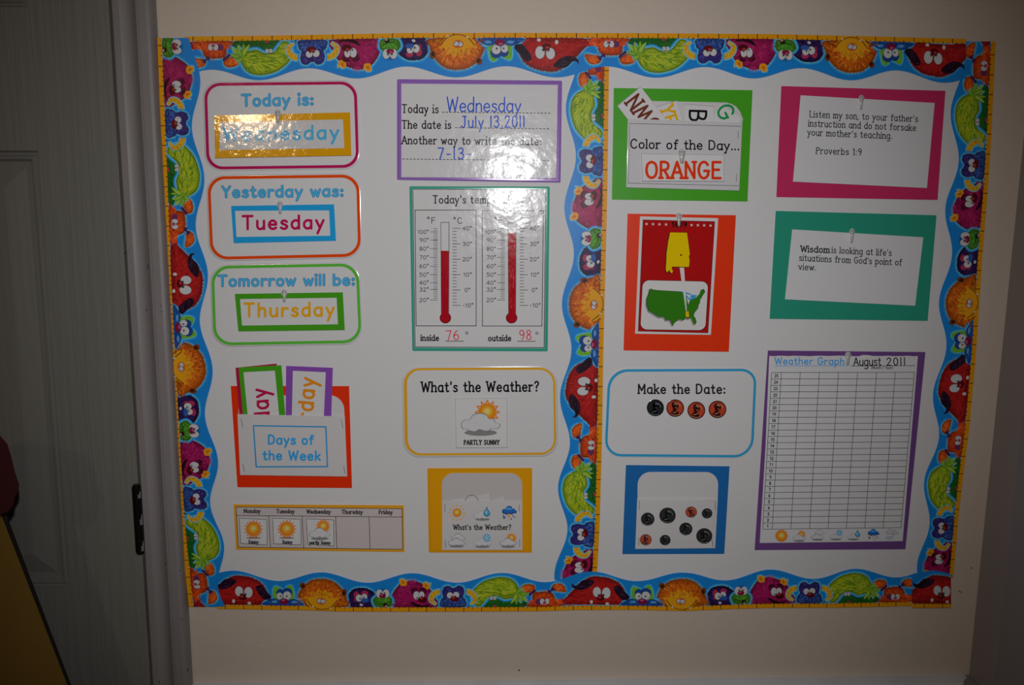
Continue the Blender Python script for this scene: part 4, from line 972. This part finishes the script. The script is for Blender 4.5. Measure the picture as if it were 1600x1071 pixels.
# days of the week pocket
q = [(360.5, 603.4), (545.5, 603.6), (550, 763), (371, 761.7)]
root = thing('card_pocket', 'orange backed envelope pocket reading Days of the Week', 'pocket', q, HC)
sheet('backing_sheet', q, O(255, 56, 9, 148), M_semi, root, .0027, .0004)
fq = [(373, 618), (537, 618), (538.5, 655), (372.5, 655)]
sheet('envelope_flap', rq(fq, [22, 22, 0, 0]), ENV, M_paper, root, .0031, .0003)
fq = [(371, 647.5), (538.7, 651), (542.5, 745), (375.3, 742.7)]; hf = pocket_hf(fq, .0055, .0012)
gridsheet('envelope_front', fq, ENV, M_paper, root, hf, th=.0003)
pm = PM(hf); bq = [(395, 664.6), (510.2, 666.4), (512.7, 730.6), (399.3, 731)]; ib = inset(bq, 2.1)
for k in range(4):
    a0, a1, b0, b1 = bq[k], bq[(k+1) % 4], ib[k], ib[(k+1) % 4]
    for i in range(12):
        t0, t1 = i/12, (i+1)/12; lp = lambda p, r_, t: (p[0]+(r_[0]-p[0])*t, p[1]+(r_[1]-p[1])*t)
        pm.poly([lp(a0, a1, t0), lp(a0, a1, t1), lp(b0, b1, t1), lp(b0, b1, t0)], O(30, 130, 185, 150), up=False)
pm.build('blue_box_outline', M_paper, root)
pm = PM(hf, lay=3); DB = O(45, 145, 205, 150); text(pm, 'Days of', 419, 694, 489.5, 694.5, 13.5, 3.0, DB, gap=1.7); text(pm, 'the Week', 410.6, 718.6, 500.4, 719.4, 13.8, 3.0, DB, gap=1.7); pm.build('lettering', M_paper, root)
for s in ((376.5, 655, 379.6, 668), (533, 656, 536, 669.5), (379.6, 726, 382, 738), (537, 728, 539.2, 741)): staple(root, *s, hf)
gp = 'day cards in the Days of the Week pocket'
root = thing('day_card', 'crimson edged day card peeking out behind the green framed one', 'card', [(368, 575), (432.3, 568.4), (443, 700), (378, 700)], .0033, gp)
sheet('card_sheet', [(368, 575), (432.3, 568.4), (443, 700), (378, 700)], O(150, 25, 60, 150), M_lam, root, .0038, .0004)
q = [(373, 574.7), (439.6, 571), (450, 705), (385, 706)]
root = framed_card('day_card', 'green framed day card upright in the pocket, crimson letters sideways', 'card', q, [(380.4, 582), (429.5, 579.5), (440.8, 698), (391.8, 698)], O(62, 142, 26, 148), .0044, M_lam, gp)
pm = PM(.0044, lay=3); text(pm, 'day', 421, 657, 416.5, 607.5, 22, 4.2, O(165, 22, 70, 150), gap=2.0, xh=15.6); pm.build('lettering', M_lam, root)
q = [(447, 572), (520, 575), (516, 705), (446, 704)]
root = framed_card('day_card', 'purple framed day card upright in the pocket, orange letters sideways', 'card', q, [(457.6, 579.7), (509, 582), (504, 697), (455, 696)], O(120, 68, 155, 148), .0042, M_lam, gp)
pm = PM(.0042, lay=3); text(pm, 'rday', 487, 658, 492.5, 592, 22, 4.2, O(228, 140, 28, 150), gap=2.0, xh=15.6); pm.build('lettering', M_lam, root)

# weather picture pocket
q = [(667.6, 732), (831.5, 731.5), (831, 864), (670, 863.8)]
root = thing('card_pocket', 'yellow backed envelope pocket printed with six weather pictures', 'pocket', q, HC)
sheet('backing_sheet', rq(q, 1, 2), O(228, 158, 18, 142), M_lam, root, .0029, .0004, .0002)
sheet('envelope_flap', rq([(690, 739.5), (816, 739.5), (816, 800), (691, 800)], [19, 19, 0, 0]), (.66, .61, .60), M_paper, root, .0033, .0003)
fq = [(691, 783), (816, 783), (816.3, 860), (691, 860)]; hf = pocket_hf(fq, .0050, .0008)
gridsheet('envelope_front', fq, ENV, M_paper, root, hf, th=.0003)
pm = PM(hf, lay=2); p_sun(pm, 714, 801.6, 7, 12, flame=False); p_cloud(pm, 754, 805, 27, 14, .6, (.4, .4, .42)); p_drop(pm, 760.6, 801.5, 5); p_storm(pm, 796, 800, 23)
p_cloud(pm, 716, 840, 22, 13, .8, shadow=False); p_cloud(pm, 713.5, 847.5, 27, 13, .9); p_cloud(pm, 754, 847.5, 27, 14, .6, (.4, .4, .42)); p_flake(pm, 760.6, 841, 6.8); p_partly(pm, 794.6, 844.5, 27)
pm.build('weather_pictures', M_paper, root)
pm = PM(hf, lay=2); text(pm, "What's the Weather?", 708.5, 828, 798.5, 828, 7.6, 1.4, BLACK, serif=.8, gap=1.8); pm.build('lettering', M_paper, root)
for s in ((695, 787.5, 695.2, 800), (811, 789, 811.4, 800), (695.4, 845, 696.6, 857), (812.2, 843, 811.8, 854)): staple(root, *s, hf)
for kk, (qq, lab) in enumerate((([(704, 780.5), (765.7, 770), (770, 830), (707, 832)], 'white weather card with a cloud arc in the yellow backed pocket'), ([(768.5, 781.7), (787, 773.7), (800, 820), (778, 826)], 'small tilted white card at the right inside the yellow backed pocket'))):
    root = thing('weather_card', lab, 'card', qq, .0037+kk*.0005, 'weather cards in the yellow backed pocket'); sheet('card_sheet', qq, (.74, .72, .72), M_lam, root, .0041+kk*.0005, .0003)
    if kk == 0:
        pm = PM(.0041, lay=1); pm.ribbon(ell(737, 784, 10, 10, 24)[12:]+[(747, 784)], 1.0, (.25, .25, .26)); pm.build('printed_picture', M_lam, root)
    pm = PM(.0041+kk*.0005, lay=1); pm.ring(qq, inset(qq, .5) if kk == 0 else [(qq[0][0]+.6, qq[0][1]+.3), (qq[1][0]-.3, qq[1][1]+.6), (qq[2][0]-.6, qq[2][1]), (qq[3][0]+.5, qq[3][1])], (.45, .44, .44)); pm.build('cut_edge', M_lam, root)

# coin pocket
q = [(978, 727), (1140, 729), (1131.7, 866), (972.4, 866.3)]
root = thing('card_pocket', 'blue backed envelope pocket printed with eight coins', 'pocket', q, HC)
sheet('backing_sheet', q, O(15, 90, 152, 132), M_paper, root, .0028, .0004)
sheet('envelope_flap', rq([(996.5, 737.8), (1122.8, 738), (1121.2, 784), (996, 784)], [20, 20, 0, 0]), ENV, M_paper, root, .0032, .0003)
fq = [(995.6, 780), (1121.6, 779.7), (1117.4, 857), (992.6, 858.3)]; hf = pocket_hf(fq, .0044, .0030)
gridsheet('envelope_front', fq, ENV, M_paper, root, hf, th=.0003, topcurve=2.2)
for (x, y, rr, cop) in ((1012, 811.7, 10.6, 0), (1043, 806, 12.8, 0), (1080, 800.7, 9, 1), (1104.8, 802.8, 8.3, 0), (1071.6, 827, 10.3, 0), (1100.4, 838, 12.6, 0), (1009, 844, 9.1, 1), (1039.3, 844.5, 8.5, 0)):
    pm = PM(hf, dz=4e-5, lay=2); coin_print(pm, x, y, rr, cop, random.uniform(-.3, .3)); pm.build('coin_print', M_paper, root, 'copper coin picture' if cop else None)
for s in ((999, 783, 998.8, 797), (1117.5, 784, 1118, 798), (998.3, 841, 998, 853), (1112.6, 843, 1113.8, 855)): staple(root, *s, hf)

# colour of the day pocket
q = [(959, 137.5), (1175.8, 141), (1168, 315), (956, 312)]
root = thing('card_pocket', 'green backed white pocket reading Color of the Day', 'pocket', q, HC)
sheet('backing_sheet', q, O(62, 148, 26, 162), M_semi, root, .0028, .0004)
sheet('envelope_flap', [(990, 178), (1000, 157.5), (1134.8, 160.3), (1143, 162.5), (1150, 166.5), (1156, 174), (1161, 186), (1158.5, 197), (984, 197)], ENV, M_paper, root, .0032, .0003)
fq = [(981, 185.5), (1160, 192), (1155, 298), (978.5, 293)]
hf = lambda x, y: .0062
sheet('pocket_front', fq, (.76, .75, .78), M_lam, root, .0062, .0005, .0004)
pm = PM(hf, lay=1)
line(pm, [(983, 193), (1158, 197.5)], .7, GREY); line(pm, [(981, 286.3), (1154, 290.5)], .7, GREY); line(pm, [(984, 194), (981.5, 286)], .5, GREY)
pm.build('fold_lines', M_lam, root)
pm = PM(hf, lay=1); text(pm, 'Color of the Day...', 985, 231.5, 1155, 234.5, 13.8, 2.1, BLACK, serif=.8, gap=1.5); pm.build('lettering', M_lam, root)
staple(root, 1153.5, 205, 1153, 217, hf); staple(root, 1150.8, 272, 1150.3, 284, hf)
gp = 'colour word cards in the green backed pocket'
def cardpoly(label, pts, h, txt=None, a=None, b=None, cap=25, col=None, wd=3.6):
    root = thing('color_word_card', label, 'card', pts, h-.0004, gp)
    sheet('card_sheet', pts, (.82, .81, .82), M_lam, root, h, .0003)
    cx = sum(p[0] for p in pts)/4; cy = sum(p[1] for p in pts)/4
    pm = PM(h); pm.ring(pts, [(cx+(x-cx)*.985, cy+(y-cy)*.985) for x, y in pts], (.42, .41, .43)); pm.build('cut_edge', M_lam, root)
    if txt:
        pm = PM(h, lay=2); text(pm, txt, *a, *b, cap, wd, col, serif=.9, gap=1.2); pm.build('lettering', M_lam, root)
cardpoly('green lettered color card at the right of the pocket opening', [(1126.4, 160.3), (1160, 185), (1133, 226), (1096, 205)], .0036, 'G', (1118.5, 170.5), (1128, 189.5), 24, O(30, 135, 70))
cardpoly('black lettered color card upright in the pocket opening', [(1070, 162), (1116.3, 166), (1110, 280), (1066, 276)], .0041, 'BLACK', (1078, 171.5), (1074.5, 276), 25.5, BLACK)
cardpoly('yellow lettered color card in the pocket behind the brown lettered one', [(1020, 168), (1057.5, 157), (1088, 262), (1052, 274)], .0046, 'YELLOW', (1031.5, 168.5), (1060, 263), 20, O(235, 180, 20))
cardpoly('brown lettered color card tilted out at the left of the pocket', [(1001, 135), (964.2, 165.3), (1042, 266), (1080, 237)], .0052, 'BROWN', (1055, 221), (996.5, 146), 25, O(105, 50, 38))
q = [(1002, 240), (1131.4, 241.8), (1131.4, 283.8), (1003.4, 283.3)]; hf = tilt(240, 284, .0082, .0088)
root = thing('color_word_card', 'white card reading ORANGE hung on the pocket front', 'card', q, .007)
sheet('card_sheet', q, (.83, .82, .83), M_lam, root, hf, .0005)
pm = PM(hf); pm.ring(q, inset(q, .6), (.35, .34, .36)); pm.build('cut_edge', M_lam, root)
pm = PM(hf, lay=1); text(pm, 'ORANGE', 1009, 278, 1126, 278.6, 25, 4.3, O(208, 55, 22), serif=1.0, gap=1.5); pm.build('lettering', M_lam, root)
hook('clear arrow-shaped hook holding the white ORANGE card', 1065.5, 245, 12, 21, .0078)

# ---------------------------------------------------------------- right hand sheets
def backing(label, q, col, h=.0028, m=M_paper):
    r = thing('backing_sheet', label, 'paper', q, HC, 'colored paper backings'); sheet('paper', q, col, m, r, h, .0004)
    return r
INKG = (.03, .03, .032)
backing('magenta pink paper sheet behind the Proverbs verse', [(1220.7, 134.5), (1477.3, 142), (1465, 312.6), (1213, 308)], O(172, 34, 82, 140))
q = [(1251, 149), (1460.4, 161), (1448.3, 294), (1239, 284)]; root = thing('verse_card', 'white Proverbs 1:9 verse card on pink paper', 'card', q, .003, 'white text cards'); hf = tilt(149, 294, .0036, .0044)
sheet('card_sheet', q, (.80, .80, .82), M_paper, root, hf, .0004)
pm = PM(hf)
TW = dict(serif=.85, gap=1.6)
text(pm, "Listen my son, to your father's", 1265, 183, 1434, 190.5, 9.6, .95, INKG, xh=6.4, **TW); text(pm, 'instruction and do not forsake', 1263, 197.3, 1431, 204.5, 9.6, .95, INKG, xh=6.4, **TW)
text(pm, "your mother's teaching.", 1261.7, 211.4, 1393.6, 217, 9.6, .95, INKG, xh=6.4, **TW); text(pm, 'Proverbs 1:9', 1275, 240.2, 1346, 242.6, 9.6, .95, INKG, xh=6.4, **TW)
pm.build('lettering', M_paper, root); hook('clear hook holding the Proverbs verse card', 1346, 160, 8, 22, .0036, -.05)
backing('teal paper sheet behind the Wisdom text', [(1212, 329.7), (1463.4, 336.5), (1449.5, 501.6), (1202.5, 498.4)], O(30, 130, 108, 130))
q = [(1237.8, 358.7), (1442.7, 371), (1429.9, 478), (1226.5, 468)]; root = thing('verse_card', 'white card starting with bold Wisdom on teal paper', 'card', q, .003, 'white text cards'); hf = tilt(358, 478, .0036, .0044)
sheet('card_sheet', q, (.80, .80, .82), M_paper, root, hf, .0004); pm = PM(hf)
text(pm, 'Wisdom', 1251, 393.6, 1295.8, 395.2, 9.2, 1.8, INKG, xh=6.2, serif=.9, gap=1.5); text(pm, "is looking at life's", 1299.6, 395.3, 1392.8, 400, 9.4, .95, INKG, xh=6.2, **TW)
text(pm, "situations from God's point of", 1248.6, 407.4, 1408.7, 414.8, 9.4, .95, INKG, xh=6.2, **TW); text(pm, 'view.', 1247.9, 421.5, 1275, 422.7, 9.4, .95, INKG, xh=6.2, **TW)
pm.build('lettering', M_paper, root); hook('clear hook holding the Wisdom card', 1331.5, 368.5, 8, 22, .0036, -.08)

backing('orange paper sheet behind the state map card', [(980.5, 334), (1149.9, 336.5), (1138.8, 550), (974.2, 547.8)], O(255, 60, 7, 150), m=M_semi)
Z = lambda L_: [(920+x/3.9675, 300+y/3.9675) for x, y in L_]
q = Z([(318, 152), (802, 163), (757, 887), (287, 880)]); root = thing('state_card', 'red flash card with yellow Alabama outline and green map', 'card', q, .003); hh = .0040
sheet('card_sheet', q, (.82, .8, .8), M_lam, root, hh, .0004)
pm = PM(hh); rd = Z([(335, 172), (782, 183), (740, 876), (305, 865)]); pm.poly(rd, O(158, 19, 20, 152)); pm.ring(rd, inset(rd, .6), BLACK)
text(pm, '1819', 1049.3, 354.4, 1073, 355, 7.4, 1.9, BLACK, gap=1.3)
for k, zx in enumerate((358, 398, 438, 479, 637, 676, 715, 755)):
    x, y = Z([(zx, 199+(zx-358)*.025)])[0]; pm.poly([(x+(2.7 if i % 2 == 0 else 1.15)*math.sin(PI*i/5), y-(2.7 if i % 2 == 0 else 1.15)*math.cos(PI*i/5)) for i in range(10)], (.8, .8, .78), up=False)
wq = Z([(335, 548), (740, 557), (722, 858), (320, 853)]); pm.poly(rq(inset(wq, -.6), 10), BLACK); pm.poly(rq(wq, 10), (.82, .81, .8))
pm.build('printed_ground', M_lam, root)
US = [(385, 597), (395, 605), (430, 610), (470, 612), (520, 615), (560, 617), (590, 628), (605, 650), (615, 690), (622, 700), (628, 670), (640, 668), (665, 655), (680, 640), (690, 630), (695, 608), (712, 602), (722, 620), (708, 640), (700, 655), (690, 670), (690, 685), (680, 705), (678, 722), (660, 742), (650, 765), (662, 785), (668, 805), (662, 822), (650, 816), (635, 780), (615, 786), (600, 782), (588, 795), (560, 790), (545, 800), (530, 812), (525, 830), (515, 822), (505, 798), (490, 793), (478, 798), (465, 775), (435, 776), (420, 768), (400, 755), (378, 742), (370, 738), (362, 715), (357, 700), (358, 660), (368, 635), (374, 618), (372, 602), (382, 606)]
pm = PM(hh, lay=8); pm.poly(Z([(x-6, y+9) for x, y in US]), (.35, .34, .33)); pm.poly(Z([(560, 617), (590, 618), (622, 628), (650, 640), (672, 640), (650, 668), (625, 672), (600, 650)]), O(50, 140, 190, 150)); pm.poly(Z([(600, 632), (640, 640), (628, 648), (636, 662), (618, 655)]), (.75, .8, .82))
pm.poly(Z(US), O(20, 50, 15, 150)); cx = sum(x for x, y in US)/len(US); cy = sum(y for x, y in US)/len(US)
pm.poly(Z([(cx+(x-cx)*.982, cy+(y-cy)*.975) for x, y in US]), O(46, 110, 23, 150)); pm.build('green_map', M_lam, root)
pm = PM(hh, lay=14); pm.poly(Z([(562, 462), (590, 462), (608, 742), (602, 742)]), (.8, .79, .78)); pm.poly(Z([(597, 739), (621, 739), (625, 779), (599, 779)]), (.06, .04, .02)); pm.poly(Z([(599.5, 741), (619, 741), (622.5, 776.5), (601, 776.5)]), O(225, 185, 25, 150))
pm.build('pointer', M_lam, root)
AL = [(503, 250), (610, 252), (618, 310), (628, 385), (622, 400), (627, 430), (622, 467), (515, 465), (512, 480), (521, 490), (515, 507), (503, 500), (500, 485), (490, 495), (480, 500), (475, 480), (478, 440), (480, 385), (490, 310)]
pm = PM(hh, lay=18); pm.poly(Z([(x-4, y+3) for x, y in AL]), (.03, .02, .02)); pm.poly(Z(AL), O(50, 30, 5)); cx, cy = 553, 372; pm.poly(Z([(cx+(x-cx)*.975, cy+(y-cy)*.988) for x, y in AL]), O(222, 190, 8, 150))
x, y = Z([(572, 392)])[0]; pm.poly([(x+(2.4 if i % 2 == 0 else 1)*math.sin(PI*i/5), y-(2.4 if i % 2 == 0 else 1)*math.cos(PI*i/5)) for i in range(10)], BLACK); pm.build('yellow_state_shape', M_lam, root)
hook('clear hook holding the red state map card', 1061, 344, 9, 21, .0034)

# weather graph
backing('purple paper sheet behind the weather graph', [(1199.7, 548), (1446, 550.4), (1414.7, 858.7), (1179, 860)], O(95, 58, 116, 122))
top = [(1202, 556.4)]+[(1202+232*k/30, 556.5+random.uniform(-.5, .5)+(-1.2 if k in (19, 20) else 0)) for k in range(1, 30)]+[(1434.2, 556.7)]
ol = top+[(1422, 705), (1410.4, 846), (1300, 847.6), (1187, 849), (1196, 700)]
root = thing('weather_graph', 'blank Weather Graph sheet dated August 2011 on purple paper', 'chart', [(0, 0), (0, 0), (1410, 846), (1187, 849)], .003); hh = .0038
sheet('graph_sheet', ol, (.80, .80, .82), M_paper, root, hh, .0004)
pm = PM(hh); WB = O(60, 150, 215, 135); text(pm, 'Weather Graph', 1210.5, 569.6, 1319, 570, 10.6, 1.7, WB, gap=1.6); line(pm, [(1210, 572.3), (1327, 571.8)], .8, WB); pm.build('title_lettering', M_paper, root, 'blue printed title')
pm = PM(hh); line(pm, [(1329, 572.2), (1430, 571.8)], .8, INKG); text(pm, '(Month / Year)', 1361.5, 576.8, 1395, 577, 3.9, .7, INKG, gap=1.4); pm.build('date_line', M_paper, root)
pm = PM(hh, lay=2); text(pm, 'August', 1334, 571.8, 1376.5, 571.2, 12.5, 1.6, BLACK, gap=1.2, xh=8.2); text(pm, '20||', 1385.5, 571.4, 1414.5, 570.6, 11.5, 1.6, BLACK, gap=2.2); pm.build('handwriting', M_paper, root, 'black handwritten month')
tx = [1205.8, 1220.9, 1250.4, 1280.3, 1310.2, 1339.8, 1369.6, 1398.8, 1428.9]; bx = [1191.8, 1206.5, 1235.7, 1265, 1293.8, 1322.4, 1351.2, 1380, 1407.8]
fr = [0]; 
for k in range(25): fr.append(fr[-1]+10.1-.6*k/24)
fr = [f/fr[-1] for f in fr]
pm = PM(hh, lay=1); yl = lambda f: 582.4+(827.5-582.4)*f; yr = lambda f: 582+(825-582)*f
for f in fr: line(pm, [(tx[0]+(bx[0]-tx[0])*f, yl(f)), (tx[-1]+(bx[-1]-tx[-1])*f, yr(f))], .75, INKG)
for k, (a_, b_) in enumerate(zip(tx, bx)):
    s = (a_-tx[0])/(tx[-1]-tx[0]); line(pm, [(a_, 582.4-.4*s), (b_, 827.5-2.5*s)], .75, INKG)
pm.build('chart_grid', M_paper, root)
pm = PM(hh, lay=1)
for k in range(25):
    f = (fr[k]+fr[k+1])/2; x = (tx[0]+tx[1])/2+((bx[0]+bx[1])/2-(tx[0]+tx[1])/2)*f; y = yl(f); s = str(25-k); hw = 2.9 if len(s) == 2 else 1.3
    text(pm, s, x-hw, y+2.1, x+hw, y+2.1, 4.2, .95, INKG, gap=1)
pm.build('row_numbers', M_paper, root)
pm = PM(hh, lay=1)
p_sun(pm, 1221, 837.8, 8, 10.5, 18, flame=2); p_partly(pm, 1249, 838, 21, .6); p_cloud(pm, 1281, 832.5, 15, 9, .6, shadow=False); p_cloud(pm, 1277.5, 839, 20, 9.5, .7); p_cloud(pm, 1306, 838.5, 20, 9.5, .5, (.4, .4, .42)); p_flake(pm, 1311.5, 833, 5.2)
p_cloud(pm, 1333.5, 838.5, 20, 9.5, .5, (.4, .4, .42)); p_drop(pm, 1340, 835, 3.8); p_storm(pm, 1365, 834, 18); p_wind(pm, 1393.6, 834.5, 22); pm.build('weather_pictures', M_paper, root)
hook('clear hook holding the Weather Graph sheet', 1325, 561, 9, 19, .0034, -.05)

# weekly weather strip
q = [(365, 788.5), (631, 790), (632, 863), (368.7, 859.4)]; root = thing('week_chart', 'yellow edged five day weather chart, Monday to Friday', 'chart', q, HC); hh = .0030
sheet('chart_sheet', q, O(222, 155, 22, 138), M_paper, root, hh, .0004)
wq = [(368.4, 792.3), (628.6, 795), (629.5, 859.4), (372, 856)]
pm = PM(hh); pm.poly(wq, (.70, .62, .62)); pm.ring(wq, inset(wq, .9), INKG); pm.up()
line(pm, [(369, 806), (629, 808.4)], .9, INKG)
for x0_, y0_, x1_, y1_ in ((419.9, 807, 422.5, 856.6), (472, 807.4, 474.6, 857.2), (524.5, 807.8, 526.3, 858), (576.7, 808.3, 578.2, 858.8)): line(pm, [(x0_, y0_), (x1_, y1_)], .9, INKG)
pm.build('chart_cells', M_paper, root)
pm = PM(hh, lay=4)
for s, x0_, x1_, y in (('Monday', 381, 406.7, 801.6), ('Tuesday', 432, 459.8, 802), ('Wednesday', 479.4, 516.3, 802.6), ('Thursday', 534, 566.5, 803), ('Friday', 592, 613, 803.4)): text(pm, s, x0_, y, x1_, y+.3, 5.6, 1.0, INKG, serif=.8, gap=1.6)
pm.build('lettering', M_paper, root)
for k, (qq, lab, s, a_, b_, y) in enumerate((([(372.6, 809), (417.8, 811.3), (418.6, 853), (375, 850.6)], 'small sunny picture card in the Monday cell', 'Sunny', 388, 403.8, 849.2), ([(425, 809), (471, 811), (471.5, 853), (426.5, 851)], 'small sunny picture card in the Tuesday cell', 'Sunny', 441, 456.6, 849.4), ([(477.6, 810), (522.4, 812), (522.8, 854.5), (480, 851.5)], 'small partly sunny picture card in the Wednesday cell', 'partly Sunny', 484, 516, 850.4))):
    r = thing('weather_card', lab, 'card', qq, .0034, 'weather cards on the week chart'); sheet('card_sheet', qq, (.80, .80, .80), M_paper, r, .0040, .0005)
    pm = PM(.0040); pm.ring(inset(qq, .6), inset(qq, 1.4), INKG); pm.up()
    cx = (396, 448, 500)[k]
    if k < 2: pm.poly(ell(cx, 841, 12, 1.4, 14), (.25, .24, .24)); p_sun(pm, cx, 827.3, 10.4, 15.2)
    else: p_sun(pm, 505, 823, 8, 12.5, 14); p_cloud(pm, 499.6, 833.5, 33, 17, .7)
    text(pm, s, a_, y, b_, y+.6, 4.6, .95, INKG, serif=.7, gap=1.5); pm.build('printed_picture', M_paper, r)
